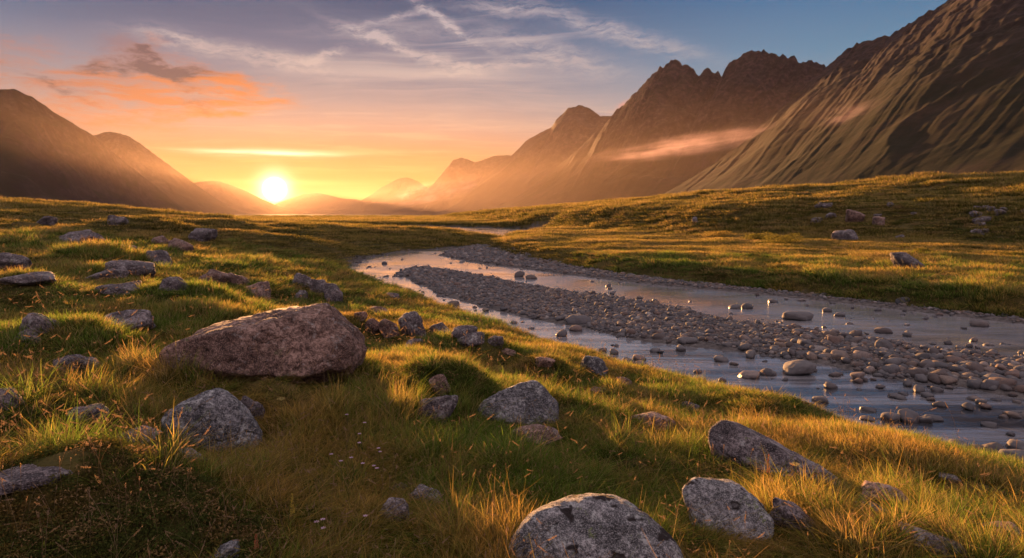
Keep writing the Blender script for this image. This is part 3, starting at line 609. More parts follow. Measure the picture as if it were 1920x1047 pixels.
place_hull('boulder', [(1275, 925, 0.05), (1285, 900, 0.12), (1340, 893, 0.2), (1375, 898, 0.2), (1415, 930, 0.12), (1447, 965, 0.06), (1445, 1005, 0), (1400, 1020, -0.03), (1330, 1012, -0.02), (1290, 975, 0.0)],
           [(1300, 896, 0.35), (1350, 891, 0.4), (1410, 920, 0.35), (1445, 965, 0.3)], (1365, 1010), 0.45, 'mossy',
           'squat dark and white mottled boulder right of the black mossed one', 15.0, sub=5, p=16, rough=0.06)
place_hull('boulder', [(1326, 825, 0.3), (1335, 800, 0.35), (1360, 794, 0.4), (1400, 812, 0.3), (1450, 835, 0.2), (1510, 862, 0.12), (1560, 890, 0.05), (1597, 935, -0.1), (1590, 950, -0.15), (1530, 935, -0.1), (1450, 895, 0.05), (1340, 850, 0.2)],
           [(1370, 796, 0.7), (1460, 828, 0.55), (1550, 872, 0.4), (1595, 925, 0.25)], (1470, 905), 0.6, 'granite',
           'long slab of grey rock lying diagonally down the grassy bank', 21.0, sub=6, p=18, rough=0.05)

FIELD = [
 ((445, 738, 497, 792), 'granite', 'rounded stone tucked behind the green lichened boulder', dict(skew=.2)),
 ((768, 742, 866, 800), 'granite', 'small peaked rock left of the humped lichened boulder', dict(skew=.35, lo=.6)),
 ((950, 800, 1058, 832), 'pink', 'flat low stone in front of the humped lichened boulder', dict()),
 ((1440, 938, 1545, 1000), 'granite', 'narrow rib of rock sloping down beside the squat mottled boulder', dict(tilt=-.7, depth=.3)),
 ((1612, 910, 1706, 955), 'pink', 'pinkish dome of rock beyond the lower end of the long slab', dict()),
 ((1685, 996, 1805, 1052), 'granite', 'low slab sloping out of the lower right of the picture', dict(tilt=-.4, depth=.5)),
 ((1838, 978, 1925, 1018), 'pink', 'low reddish hump of rock at the right hand picture edge', dict()),
 ((1165, 767, 1268, 806), 'pink', 'low pinkish hump left of the upper end of the long slab', dict(tilt=-.15)),
 ((1275, 754, 1312, 772), 'smallrock', 'small pale stone in grass near the river edge', dict()),
 ((703, 936, 770, 978), 'smallrock', 'pale rounded stone at the lower left of a trio of pale stones', dict()),
 ((768, 912, 834, 948), 'smallrock', 'pale stone on the right of a trio of pale stones', dict()),
 ((735, 908, 767, 927), 'smallrock', 'smallest stone at the top of a trio of pale stones', dict()),
 ((-20, 729, 42, 772), 'granite', 'bluish rock cut by the left edge beside the heather', dict()),
 ((128, 764, 202, 806), 'granite', 'bluish dome of rock between heather clumps on the far left', dict()),
 ((205, 804, 303, 850), 'granite', 'low pale rock half buried in grass left of the lichened boulder', dict(tilt=.2)),
 ((303, 832, 388, 876), 'granite', 'low rock at the foot of the lichened boulder', dict(tilt=-.3)),
 ((-30, 866, 195, 915), 'granite', 'long flat rock back showing above the dark heather mound', dict(depth=.5, up=.5, sink=.45)),
 ((388, 1022, 452, 1060), 'lichen', 'small grey rock poking up at the bottom edge of the photo', dict()),
 ((40, 586, 114, 626), 'granite', 'peaked grey rock at the far left above a smaller one', dict(skew=-.2, lo=.6)),
 ((28, 620, 76, 647), 'granite', 'little dark stone below the peaked rock at far left', dict()),
 ((173, 580, 287, 622), 'granite', 'lumpy grey rock left of the huge boulder and above it', dict(tilt=.25)),
 ((-25, 470, 57, 514), 'granite', 'steep sided rock cut by the left edge high on the hillside', dict(tilt=-.3)),
 ((-10, 517, 98, 540), 'granite', 'long low rock below the steep sided one at the left edge', dict()),
 ((117, 431, 194, 464), 'granite', 'blocky boulder on the upper hillside near the moor crest', dict(lo=.6, p=16)),
 ((70, 407, 106, 424), 'granite', 'dark boulder near the crest, upper left one', dict()),
 ((204, 406, 240, 424), 'granite', 'dark boulder on a heather knoll near the crest', dict()),
 ((200, 486, 288, 516), 'granite', 'broad smooth boulder with a rounder one touching its right end', dict()),
 ((272, 472, 322, 504), 'granite', 'round boulder touching the right end of a broad smooth one', dict()),
 ((163, 505, 238, 527), 'granite', 'flat pale boulder just below the broad smooth one', dict()),
 ((182, 529, 264, 556), 'granite', 'low dome shaped rock beneath the flat pale boulder', dict()),
 ((286, 441, 318, 462), 'pink', 'small sunlit rock uphill, left one of a sloping pair', dict(tilt=-.3)),
 ((318, 448, 362, 476), 'pink', 'small sunlit rock uphill, right one of a sloping pair', dict(tilt=-.4)),
 ((355, 430, 407, 457), 'granite', 'hazy boulder on a dark knoll to the left below the setting sun', dict()),
 ((225, 458, 262, 472), 'pink', 'tilted sunlit stone left of the sloping pair uphill', dict(tilt=-.4)),
 ((372, 502, 436, 536), 'pink', 'upper rock of a ragged line of rocks above the huge boulder', dict(tilt=-.3)),
 ((430, 512, 470, 540), 'pink', 'middle rock of the ragged line above the huge boulder', dict(tilt=-.2)),
 ((458, 530, 508, 560), 'pink', 'lower right rock of the ragged line above the huge boulder', dict()),
 ((300, 520, 352, 545), 'granite', 'half hidden rock in grass over a dark green mound', dict()),
 ((548, 512, 590, 540), 'granite', 'small upright rock at the left of the cluster by the river bend', dict()),
 ((580, 524, 618, 554), 'granite', 'rock in the middle of the cluster by the river bend', dict()),
 ((602, 534, 646, 572), 'granite', 'largest rock of the cluster by the river bend, just behind the huge boulder', dict(skew=-.2)),
 ((552, 545, 577, 562), 'granite', 'tiny dark stone left of the cluster behind the huge boulder', dict()),
 ((745, 585, 801, 632), 'granite', 'tall rounded boulder on the right slope of the rock group by the river bend', dict(skew=-.2)),
 ((710, 598, 752, 634), 'pink', 'slumped pinkish rock leaning right in the group by the huge boulder', dict(tilt=-.3)),
 ((684, 597, 716, 628), 'pink', 'pinkish rock left of the slumped one near the huge boulder', dict()),
 ((664, 585, 690, 604), 'pink', 'small rock on the dark tuft right of the huge boulder', dict()),
 ((690, 573, 730, 592), 'pink', 'thin tilted rock on top of the group right of the huge boulder', dict(tilt=-.4)),
 ((716, 548, 750, 566), 'granite', 'flat rock in sunlit grass near the bend of the river', dict(tilt=-.2)),
 ((758, 636, 796, 660), 'granite', 'half sunken pale stone under the tall rounded boulder', dict()),
 ((800, 606, 848, 630), 'granite', 'low rock right of the tall rounded boulder near the river', dict()),
 ((845, 612, 896, 634), 'granite', 'dark long rock on the bank above two small mounds', dict()),
 ((855, 630, 912, 654), 'granite', 'rounded back of rock on a grassy mound near the water', dict()),
 ((912, 630, 945, 652), 'granite', 'dark knob of rock right of the rounded back near the water', dict()),
 ((1083, 665, 1142, 700), 'lichen', 'greenish grey pointed rock at the edge of the river bank', dict(skew=-.2)),
 ((1154, 708, 1186, 727), 'pink', 'small brown stone right of the greenish pointed rock', dict()),
 ((1000, 672, 1042, 692), 'pink', 'little rock on top of the round dark grass mound', dict()),
 ((804, 707, 846, 742), 'pink', 'pink stone against the foot of the dark grass mound', dict()),
 ((935, 655, 968, 668), 'pink', 'small flat stone on the path like strip above the mounds', dict()),
 ((1100, 728, 1140, 742), 'pink', 'thin stone in grass between the humped boulder and the river', dict()),
 ((105, 664, 182, 702), 'granite', 'faint low rock hidden in grass left of the huge boulder', dict()),
 ((1180, 828, 1212, 846), 'granite', 'stone hidden in grass left of the long slab', dict()),
 ((1600, 945, 1672, 972), 'granite', 'flat rock just below the pinkish dome', dict(tilt=-.2)),
 ((1760, 892, 1800, 908), 'smallrock', 'small stone in grass at the lower right slope', dict()),
]
for i, (box, m, lab, kw) in enumerate(FIELD):
    big = (box[2] - box[0]) > 70
    place_rock('boulder' if big else 'rock', box, 100 + i * 7, m, lab, 'boulder' if big else 'rock', sub=5 if big else 4, **kw)
# across the river
ACROSS = [((1670, 473, 1732, 508), 'granite', 'pointed grey boulder alone on the flat meadow across the river', dict(skew=-.35, lo=.55, p=18)),
 ((1586, 392, 1620, 417), 'pink', 'pale upright boulder high on the far terrace', dict(p=14)),
 ((1560, 430, 1607, 452), 'granite', 'broad pointed boulder at the foot of the far terrace', dict(lo=.6)),
 ((1636, 407, 1658, 424), 'pink', 'small pinkish boulder right of the pale upright one', dict()),
 ((1297, 407, 1309, 419), 'smallrock', 'tiny white rock on the terrace face far across the river', dict())]
for i, (box, m, lab, kw) in enumerate(ACROSS): place_rock('boulder', box, 900 + i * 5, m, lab, sub=4, sink=0.2, **kw)

gt = np.random.default_rng(77)
for i in range(26):
    px, py = gt.uniform(1500, 1935), gt.uniform(385, 452); w = gt.uniform(8, 24); place_rock('rock', (px - w / 2, py - w * .35, px + w / 2, py + w * .12), 2000 + i, 'granite', 'one of the small pale rocks scattered over the face of the far terrace', 'rock', 'small rocks scattered over the far terrace', sub=3, sink=.3)
# stones of the river
RIV = [((1468, 664, 1529, 706), 'largest pale stone in the near channel, standing clear beside the gravel bar', dict(sink=.12)),
 ((1472, 743, 1509, 770), 'reddish rounded stone touching the grassy bank', dict()),
 ((1684, 760, 1724, 794), 'taller of two neighbouring stones in the dark near channel', dict(skew=-.2)),
 ((1652, 768, 1686, 791), 'lower of two neighbouring stones in the dark near channel', dict()),
 ((1720, 775, 1748, 794), 'pale flat stone right of the taller neighbouring pair', dict()),
 ((1836, 822, 1884, 856), 'round brown stone by the bank near the right edge', dict()),
 ((1888, 820, 1935, 848), 'flat topped brown stone cut by the right edge of the photo', dict()),
 ((1875, 834, 1935, 872), 'dark stone in front of the flat topped one at the right edge', dict()),
 ((1815, 828, 1845, 850), 'dark stone left of the round brown one by the bank', dict()),
 ((1780, 822, 1822, 845), 'wet dark stone low in the water near the bank', dict()),
 ((1855, 700, 1902, 730), 'big pale dome at the lower edge of the gravel bar', dict()),
 ((1467, 577, 1524, 602), 'long low stone in the upper channel', dict(sink=.3)),
 ((1383, 690, 1424, 711), 'flat dark stone in the near channel left of the pale large one', dict()),
 ((1423, 685, 1452, 706), 'small tan block next to the flat dark stone', dict()),
 ((1640, 628, 1674, 657), 'peaked tan stone on the upper edge of the gravel bar', dict(skew=-.3)),
 ((1820, 596, 1852, 614), 'tan stone in the rippled upper channel on the far right', dict()),
 ((960, 504, 986, 520), 'pointed dark stone in the upper channel', dict(skew=.3)),
 ((985, 512, 1008, 524), 'flat dark stone right of the pointed one', dict()),
 ((1041, 614, 1064, 632), 'round dark stone in the near channel reflecting light', dict()),
 ((1164, 664, 1190, 688), 'left stone of a cluster of three in the near channel', dict()),
 ((1186, 662, 1212, 678), 'rear stone of a cluster of three in the near channel', dict()),
 ((1190, 674, 1216, 690), 'right stone of a cluster of three in the near channel', dict()),
 ((1143, 650, 1160, 666), 'small dark stone upstream of the cluster of three', dict()),
 ((1122, 650, 1138, 660), 'flat dark pebble left of a small dark stone', dict()),
 ((1067, 606, 1092, 622), 'dark stone at the edge of the bar near the round one', dict()),
 ((760, 540, 781, 553), 'lone dark stone near the bend in the near channel', dict()),
 ((1338, 664, 1366, 680), 'low dark stone close under the gravel bar', dict()),
 ((1218, 650, 1238, 662), 'small brown stone midway in the near channel', dict()),
 ((1695, 683, 1738, 708), 'rounded grey stone on the wide end of the bar', dict()),
 ((1558, 652, 1592, 676), 'white grey stone on the bar above the largest pale stone', dict()),
 ((1495, 632, 1524, 652), 'brown stone on the bar, top middle', dict()),
 ((1535, 615, 1568, 634), 'low brown stone on the bar rim by the upper channel', dict()),
 ((1665, 735, 1692, 748), 'oval dark stone just off the bar', dict()),
 ((1640, 610, 1672, 626), 'pair stone by the bar rim in the upper channel', dict()),
 ((1390, 565, 1412, 580), 'orange lit stone in the upper channel', dict()),
 ((1542, 574, 1560, 586), 'small tan stone right of the long low one', dict()),
 ((1564, 582, 1584, 594), 'reddish pebble right of the long low stone', dict()),
 ((1366, 568, 1388, 580), 'dark flat stone left of the orange lit one', dict()),
 ((1440, 560, 1458, 568), 'flat dark pebble above the long low stone', dict()),
 ((1680, 552, 1706, 570), 'dark stone against the foot of the far grass bank', dict()),
 ((1522, 738, 1553, 756), 'stone pair near the bank left of the neighbours', dict()),
 ((1612, 760, 1642, 772), 'flat dark stone left of the neighbouring pair', dict()),
 ((1612, 778, 1640, 790), 'flat dark stone near the bank below another flat one', dict()),
 ((1735, 775, 1768, 790), 'flat pale stone in dark water right of the pair', dict()),
 ((1748, 750, 1774, 764), 'tan stone in dark water below the bar', dict()),
 ((1726, 733, 1750, 747), 'tan stone close under the bar end', dict()),
 ((1840, 788, 1868, 802), 'tan flat stone isolated in the dark water', dict()),
 ((1882, 768, 1915, 784), 'dark flat stone near the right edge mid channel', dict()),
 ((1675, 738, 1700, 750), 'dark pebble under the bar end', dict()),
 ((1347, 705, 1362, 718), 'little red stone in the near channel', dict()),
 ((1300, 690, 1316, 700), 'little stone near the bank in bright water', dict()),
 ((1270, 704, 1290, 712), 'tiny flat stone beside the bank grass', dict()),
 ((925, 596, 942, 606), 'stone by the bank where the channel narrows', dict()),
 ((838, 560, 862, 575), 'flat stone by the near channel rim', dict()),
 ((1060, 585, 1110, 608), 'wide dark stone on the near rim of the bar', dict()),
]
for i, (box, lab, kw) in enumerate(RIV):
    kk = dict(sink=.38, depth=.9, p=8, lo=.78, rough=.08, up=.72); kk.update(kw)
    zz = 0.0
    q = on_plane((box[0] + box[2]) / 2, box[3]); g = float(terrain(np.array([q[0]]), np.array([q[1]]))[0]); zz = max(0.0, min(g, 0.08))
    place_rock('river_stone', box, 3000 + i * 3, 'stone', lab, 'stone', water_z=zz, sub=4 if box[2] - box[0] > 25 else 3, **kk)
stone_mesh = []
for k in range(14):
    V, F = random_rock(3, 5000 + k * 11, 12, 0.8, 1.0, 7, 0.06, 0.01)
    g = np.random.default_rng(k); V = V * np.array([0.5, 0.5 * g.uniform(.65, .95), 0.5 * g.uniform(.45, .7)])
    me = mesh_np('river_stone', V, F); me.materials.append(M['stone']); stone_mesh.append(me)
def scatter_px(box, cond, N, gen):
    out = []
    while len(out) < N:
        x = gen.uniform(box[0], box[2], 4000); y = gen.uniform(box[1], box[3], 4000)
        pts = np.array([on_plane(a, b) for a, b in zip(x, y)])
        out += [tuple(q) for q in pts[cond(pts[:, 0], pts[:, 1])]]
    return np.array(out[:N])
g1 = np.random.default_rng(31)
in_a = lambda x, y: sdf(BARA, x, y) < -0.1
def add_stone(x, y, s, z, lab, grp, gen):
    o = bpy.data.objects.new('river_stone', stone_mesh[int(gen.integers(14))]); COL.objects.link(o)
    o.location = (x, y, z); o.scale = (s, s, s * gen.uniform(.85, 1.15)); o.rotation_euler = (gen.uniform(-.25, .25), gen.uniform(-.25, .25), gen.uniform(0, 6.28))
    o['label'] = lab; o['category'] = 'stone'; o['group'] = grp
pts = scatter_px((900, 520, 1960, 780), in_a, 150, g1)
for (x, y) in pts:
    s = g1.uniform(0.22, 0.40) * (0.8 if y > 20 else 1); z = float(terrain(np.array([x]), np.array([y]))[0])
    add_stone(x, y, s, z + s * 0.12, 'one of the larger rounded cobbles standing out of the main gravel bar', 'larger cobbles on the main gravel bar', g1)
wch = lambda x, y: (sdf(RIVER, x, y) < -0.3) & (sdf(BARA, x, y) > 0.25) & (sdf(BARB, x, y) > 0.2)
def near_bar(x, y): return wch(x, y) & (np.minimum(sdf(BARA, x, y), sdf(BARB, x, y)) < g1.exponential(0.8, x.shape) + 0.2)
lowc = lambda x, y: near_bar(x, y) & (seg_d(nb, x, y, False) < seg_d(fb, x, y, False))
upc = lambda x, y: near_bar(x, y) & (seg_d(nb, x, y, False) >= seg_d(fb, x, y, False))
for cond, N, lab, grp in ((lowc, 50, 'small dark wet stone breaking the surface of the near channel', 'small stones in the near channel'), (upc, 40, 'small dark wet stone breaking the surface of the upper channel', 'small stones in the upper channel')):
    for (x, y) in scatter_px((700, 475, 1940, 830), cond, N, g1):
        s = g1.uniform(0.12, 0.30); add_stone(x, y, s, g1.uniform(-0.02, 0.05) * s / 0.2, lab, grp, g1)

# ------------------------------------------------------------------ scatters (grass, gravel): geometry nodes on points
def scatter(name, P, rotz, scl, idx, protos, label, cat, tilt=None):
    me = bpy.data.meshes.new(name); me.vertices.add(len(P)); me.vertices.foreach_set('co', np.asarray(P, np.float32).ravel())
    if tilt is None: tilt = np.zeros((len(P), 2))
    rt = np.stack([tilt[:, 0], tilt[:, 1], rotz], -1)
    me.attributes.new('rt', 'FLOAT_VECTOR', 'POINT').data.foreach_set('vector', rt.astype(np.float32).ravel())
    me.attributes.new('sc', 'FLOAT_VECTOR', 'POINT').data.foreach_set('vector', np.asarray(scl, np.float32).ravel())
    me.attributes.new('ix', 'INT', 'POINT').data.foreach_set('value', np.asarray(idx, np.int32))
    me.update()
    o = link(name, me, label=label, cat=cat, kind='stuff')
    colp = bpy.data.collections.new(name + '_kinds')
    for i, pm in enumerate(protos):
        po = bpy.data.objects.new('%s_kind_%02d' % (name, i), pm); colp.objects.link(po)
    ng = bpy.data.node_groups.new(name, 'GeometryNodeTree')
    ng.interface.new_socket('Geometry', in_out='INPUT', socket_type='NodeSocketGeometry'); ng.interface.new_socket('Geometry', in_out='OUTPUT', socket_type='NodeSocketGeometry')
    N = ng.nodes; L = ng.links; gi = N.new('NodeGroupInput'); go = N.new('NodeGroupOutput')
    ip = N.new('GeometryNodeInstanceOnPoints'); ci = N.new('GeometryNodeCollectionInfo')
    ci.inputs['Collection'].default_value = colp; ci.inputs['Separate Children'].default_value = True; ci.inputs['Reset Children'].default_value = True
    ip.inputs['Pick Instance'].default_value = True
    def at(nm, ty):
        a = N.new('GeometryNodeInputNamedAttribute'); a.data_type = ty; a.inputs[0].default_value = nm; return a.outputs[0]
    L.new(gi.outputs[0], ip.inputs['Points']); L.new(ci.outputs[0], ip.inputs['Instance']); L.new(at('ix', 'INT'), ip.inputs['Instance Index'])
    e2r = N.new('FunctionNodeEulerToRotation'); L.new(at('rt', 'FLOAT_VECTOR'), e2r.inputs[0]); L.new(e2r.outputs[0], ip.inputs['Rotation'])
    L.new(at('sc', 'FLOAT_VECTOR'), ip.inputs['Scale']); L.new(ip.outputs[0], go.inputs[0])
    md = o.modifiers.new('scatter', 'NODES'); md.node_group = ng
    return o

def blades(nb_, rad, h0, h1, wid, lean, seed, segs=3, droop=0.5):
    """a tuft of curved tapering blades: vertices, quads, 0..1 along each blade"""
    g = np.random.default_rng(seed); Vs = []; Fs = []; A = []; BV = []; b0 = 0
    for i in range(nb_):
        a = g.uniform(0, 6.283); r = rad * math.sqrt(g.uniform(0, 1)); x, y = r * math.cos(a), r * math.sin(a)
        hv = g.uniform(0, 1); h = g.uniform(h0, h1); la = a + g.normal(0, 0.9); ln = abs(g.normal(lean, lean * .6)) * h; w = wid * g.uniform(.7, 1.2)
        f = la + 1.571 + g.normal(0, .7); wx_, wy_ = math.cos(f) * w / 2, math.sin(f) * w / 2
        for k in range(segs + 1):
            u = k / segs; ww = (1 - u ** 1.6) * 0.92 + 0.08
            cx_ = x + math.cos(la) * ln * u ** 1.8; cy_ = y + math.sin(la) * ln * u ** 1.8; z_ = h * (u - droop * 0.35 * (ln / h) * u * u)
            Vs += [(cx_ - wx_ * ww, cy_ - wy_ * ww, z_), (cx_ + wx_ * ww, cy_ + wy_ * ww, z_)]; A += [u, u]; BV += [hv, hv]
            if k: q = b0 + 2 * k; Fs.append((q - 2, q - 1, q + 1, q))
        b0 = len(Vs)
    return Vs, Fs, A, BV
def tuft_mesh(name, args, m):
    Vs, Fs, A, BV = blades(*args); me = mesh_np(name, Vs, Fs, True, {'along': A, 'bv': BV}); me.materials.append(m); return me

def free_of_rocks(x, y, margin=0.0):
    ok = np.ones(x.shape, bool)
    for (cx_, cy_, rx, ry, a) in rocks_at:
        dx_, dy_ = x - cx_, y - cy_; u = dx_ * math.cos(a) + dy_ * math.sin(a); v = -dx_ * math.sin(a) + dy_ * math.cos(a)
        ok &= (u / (rx * 0.86 + margin)) ** 2 + (v / (ry * 0.86 + margin)) ** 2 > 1
    return ok
def low_by_rocks(x, y, reach):
    k = np.ones(x.shape)
    for (cx_, cy_, rx, ry, a) in rocks_at:
        fx, fy = cx_ / math.hypot(cx_, cy_), cy_ / math.hypot(cx_, cy_)
        dx_, dy_ = x - (cx_ - fx * (ry + reach * .5)), y - (cy_ - fy * (ry + reach * .5)); u = dx_ * math.cos(a) + dy_ * math.sin(a); v = -dx_ * math.sin(a) + dy_ * math.cos(a)
        k = np.minimum(k, 0.40 + 0.60 * ss(np.sqrt((u / (rx * 1.05)) ** 2 + (v / (reach * .9)) ** 2), 0.75, 1.35))
    return k
def polar(N, r0, r1, half, gen, power=1.0):
    # density falls with the square of distance, so the blades look equally close together everywhere
    k = gen.uniform(0, 1, N); r = r0 * (r1 / r0) ** k if power == 1.0 else (r0 ** (1 - power) + k * (r1 ** (1 - power) - r0 ** (1 - power))) ** (1 / (1 - power))
    a = gen.uniform(-half, half, N) * math.pi / 180; return r * np.sin(a), r * np.cos(a), r
def dry(x, y): return sdf(RIVER, x, y) + 0.25 * fbm(x * 0.9, y * 0.9, 3.1, 3) * np.clip(np.hypot(x, y) / 30, 0.6, 3)

gA = np.random.default_rng(5)
near_t = [tuft_mesh('grass_tuft', (75, 0.11, 0.06, 0.24, 0.0052, 0.75, s, 4), M['grass']) for s in range(4)] + [tuft_mesh('grass_tuft', (50, 0.07, 0.14, 0.36, 0.0048, 0.6, 20 + s, 5), M['grass']) for s in range(3)]
mid_t = [tuft_mesh('grass_tuft', (60, 0.22, 0.10, 0.26, 0.010, 0.5, 40 + s, 2), M['grass']) for s in range(5)]
near_t += [tuft_mesh('grass_tuft', (22, 0.06, 0.14, 0.40, 0.0085, 0.8, 90 + s, 5), M['grass']) for s in range(2)]
far_t = [tuft_mesh('moor_tuft', (60, 0.55, 0.14, 0.34, 0.026, 0.5, 60 + s, 2), M['turf']) for s in range(5)]
# near
x, y, r = polar(20000, 1.2, 9.5, 50, gA); dd = dry(x, y); keep = (dd > 0.05) & free_of_rocks(x, y); heathn = fbm(x * 0.5 + 4, y * 0.5, 2.2, 3)
def on_mounds(x, y, ids):
    s = np.zeros(x.shape)
    for i in ids: mx, my, rx, ry, mh = MOUNDS[i]; s = np.maximum(s, np.exp(-(((x - mx) / rx) ** 2 + ((y - my) / ry) ** 2)))
    return s
hm = on_mounds(x, y, [0, 6]); keep &= ~((fbm(x * 2.2, y * 2.2, 3.9, 2) < -0.30) & (gA.uniform(0, 1, x.shape) < 0.75)); keep &= ~((hm > 0.30) & (gA.uniform(0, 1, x.shape) < 0.93))
x, y, r = x[keep], y[keep], r[keep]; N = len(x)
hgt = 0.40 + 1.05 * np.clip(fbm(x * 0.8, y * 0.8, 6.6, 3) + 0.25, 0, 1); hgt *= np.where(r < 2.6, 0.8, 1) * low_by_rocks(x, y, 0.55)
wind = np.stack([gA.normal(0.05, .12, N), gA.normal(0.12, .12, N)], -1)
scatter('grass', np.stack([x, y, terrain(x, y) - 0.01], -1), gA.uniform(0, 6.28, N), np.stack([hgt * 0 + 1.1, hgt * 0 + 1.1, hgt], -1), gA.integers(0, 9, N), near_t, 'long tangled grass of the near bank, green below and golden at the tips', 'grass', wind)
# middle
x, y, r = polar(42000, 8.5, 48, 50, gA); dd = dry(x, y); keep = (dd > 0.08) & free_of_rocks(x, y); x, y, r = x[keep], y[keep], r[keep]; N = len(x)
hgt = (0.42 + 0.75 * np.clip(fbm(x * 0.5, y * 0.5, 6.6, 3) + 0.25, 0, 1)) * low_by_rocks(x, y, 0.8); sxy = np.clip(r / 14, 0.9, 2.2)
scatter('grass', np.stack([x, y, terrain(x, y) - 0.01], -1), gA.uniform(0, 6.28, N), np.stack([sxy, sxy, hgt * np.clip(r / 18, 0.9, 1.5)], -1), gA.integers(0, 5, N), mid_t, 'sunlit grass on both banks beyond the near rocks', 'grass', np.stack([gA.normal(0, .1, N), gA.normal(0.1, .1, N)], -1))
# far moor
x, y, r = polar(70000, 44, 900, 46, gA); dd = dry(x, y); keep = (dd > 0.2) & free_of_rocks(x, y); x, y, r = x[keep], y[keep], r[keep]; N = len(x)
sxy = np.clip(r / 40, 1.0, 9); hgt = (0.5 + 0.9 * np.clip(fbm(x * 0.15, y * 0.15, 1.6, 3) + 0.4, 0, 1)) * np.clip(r / 60, 0.9, 3.5)
scatter('moor_grass', np.stack([x, y, terrain(x, y) - 0.02], -1), gA.uniform(0, 6.28, N), np.stack([sxy, sxy, hgt], -1), gA.integers(0, 5, N), far_t, 'coarse brown moor grass running back to the mountains', 'grass')
# heather: low leafy cushions
def leafy(nl, rad, h, ls, seed):
    g = np.random.default_rng(seed); Vs = []; Fs = []; A = []
    for i in range(nl):
        d_ = g.normal(size=3); d_ /= np.linalg.norm(d_); d_[2] = abs(d_[2]); rr_ = g.uniform(.55, 1.0)
        p_ = d_ * rr_ * np.array([rad, rad, h]); u = g.normal(size=3); u /= np.linalg.norm(u); v_ = np.cross(u, g.normal(size=3)); v_ /= np.linalg.norm(v_)
        l_ = ls * g.uniform(.6, 1.3); b0 = len(Vs); Vs += [p_ - u * l_, p_ - v_ * l_ * .45, p_ + u * l_, p_ + v_ * l_ * .45]; Fs.append((b0, b0 + 1, b0 + 2, b0 + 3)); A += [rr_ * .8] * 4
    me = mesh_np('heather_sprig', Vs, Fs, False, {'along': A, 'bv': [0.5] * len(A)}); me.materials.append(M['heath']); return me
hk = [leafy(260, 0.10, 0.085, 0.0085, 300 + s) for s in range(4)]
x, y, r = polar(42000, 1.3, 45, 50, gA); dd = dry(x, y)
hm = on_mounds(x, y, [0, 6, 1, 2, 3]); nz_ = fbm(x * 0.45, y * 0.45, 2.2, 3)
keep = (dd > 0.6) & free_of_rocks(x, y) & ((hm > 0.30) | ((nz_ > 0.28) & (x < 0)) | (nz_ > 0.45)); x, y, r = x[keep], y[keep], r[keep]; N = len(x)
s_ = gA.uniform(.7, 1.3, N) * np.clip(r / 6, 0.9, 5); scatter('heather', np.stack([x, y, terrain(x, y) - 0.02], -1), gA.uniform(0, 6.28, N), np.stack([s_, s_, s_ ** .6], -1), gA.integers(0, 4, N), hk, 'dark low heather cushions among the grass', 'heather')
x = gA.uniform(-20, 130, 60000); y = gA.uniform(25, 230, 60000); dt_ = -sdf(TERR, x, y); nn_ = fbm(x * 0.12, y * 0.12, 5.2, 3)
keep = (dt_ > 1.0) & (dt_ < 60) & (nn_ + 0.35 * (1 - dt_ / 60) > gA.uniform(-.2, .7, x.shape)) & (np.abs(np.arctan2(x, y)) < R(45)) & free_of_rocks(x, y, 0.3); x, y = x[keep][:15000], y[keep][:15000]; N = len(x)
s_ = gA.uniform(3.5, 8, N); scatter('heather', np.stack([x, y, terrain(x, y) - 0.05], -1), gA.uniform(0, 6.28, N), np.stack([s_, s_, s_ * .7], -1), gA.integers(0, 4, N), hk, 'dark scrubby heather covering the face of the far terrace', 'heather')
# seed stalks
def stalk(h, arch, headlen, headw, seed, kind):
    g = np.random.default_rng(seed); Vs = []; Fs = []; A = []; pts_ = []
    for k in range(9):
        u = k / 8; pts_.append(np.array([arch * h * u ** 2.2, 0, h * (u - 0.45 * arch * u ** 3)]))
    def tube(P, rad):
        b0 = len(Vs)
        for q, r_ in zip(P, rad):
            for a in range(3): Vs.append(q + r_ * np.array([math.cos(a * 2.094), math.sin(a * 2.094), 0])); A.append(min(1, q[2] / h + .1))
        for i in range(len(P) - 1):
            for a in range(3): c0 = b0 + 3 * i + a; c1 = b0 + 3 * i + (a + 1) % 3; Fs.append((c0, c1, c1 + 3, c0 + 3))
    tube(pts_, [0.0017 * (1 - .5 * i / 8) for i in range(9)])
    n_ = int(headlen * 700)
    for i in range(n_):
        u = g.uniform(0, 1); q = pts_[8] * (1 - u * headlen / h) + pts_[6] * (u * headlen / h) if kind else pts_[8] - (pts_[8] - pts_[6]) * u * headlen / np.linalg.norm(pts_[8] - pts_[6])
        w = headw * math.sin(math.pi * (0.12 + .8 * u)) * (1 if kind == 0 else 1.0); d_ = g.normal(size=3); d_ /= np.linalg.norm(d_); q = q + d_ * w * g.uniform(.3, 1)
        a_ = g.normal(size=3) * .3 + np.array([.4, 0, .8]); a_ /= np.linalg.norm(a_); b_ = np.cross(a_, g.normal(size=3)); b_ /= np.linalg.norm(b_); b0 = len(Vs)
        l_ = 0.0048; Vs.extend([q - a_ * l_, q - b_ * .0018, q + a_ * l_, q + b_ * .0018]); Fs.append((b0, b0 + 1, b0 + 2, b0 + 3)); A.extend([1.0] * 4)
    me = mesh_np('seed_stalk', Vs, Fs, False, {'along': A, 'bv': [0.5] * len(A)}); me.materials.append(M['straw']); return me
st = [stalk(0.42, .15, .05, .004, 1, 0), stalk(0.50, .6, .06, .004, 2, 0), stalk(0.40, .9, .05, .004, 3, 0), stalk(0.45, .3, .035, .011, 4, 0), stalk(0.33, .1, .03, .009, 5, 0), stalk(0.58, .45, .07, .006, 6, 0)]
x, y, r = polar(8500, 1.5, 40, 46, gA, 1.2); dd = dry(x, y); dens = fbm(x * 0.35, y * 0.35, 7.7, 3)
keep = (dd > 0.4) & free_of_rocks(x, y) & (gA.uniform(-.5, .6, x.shape) < dens + 0.12 + 0.25 * (x < -0.5)); x, y, r = x[keep], y[keep], r[keep]; N = len(x)
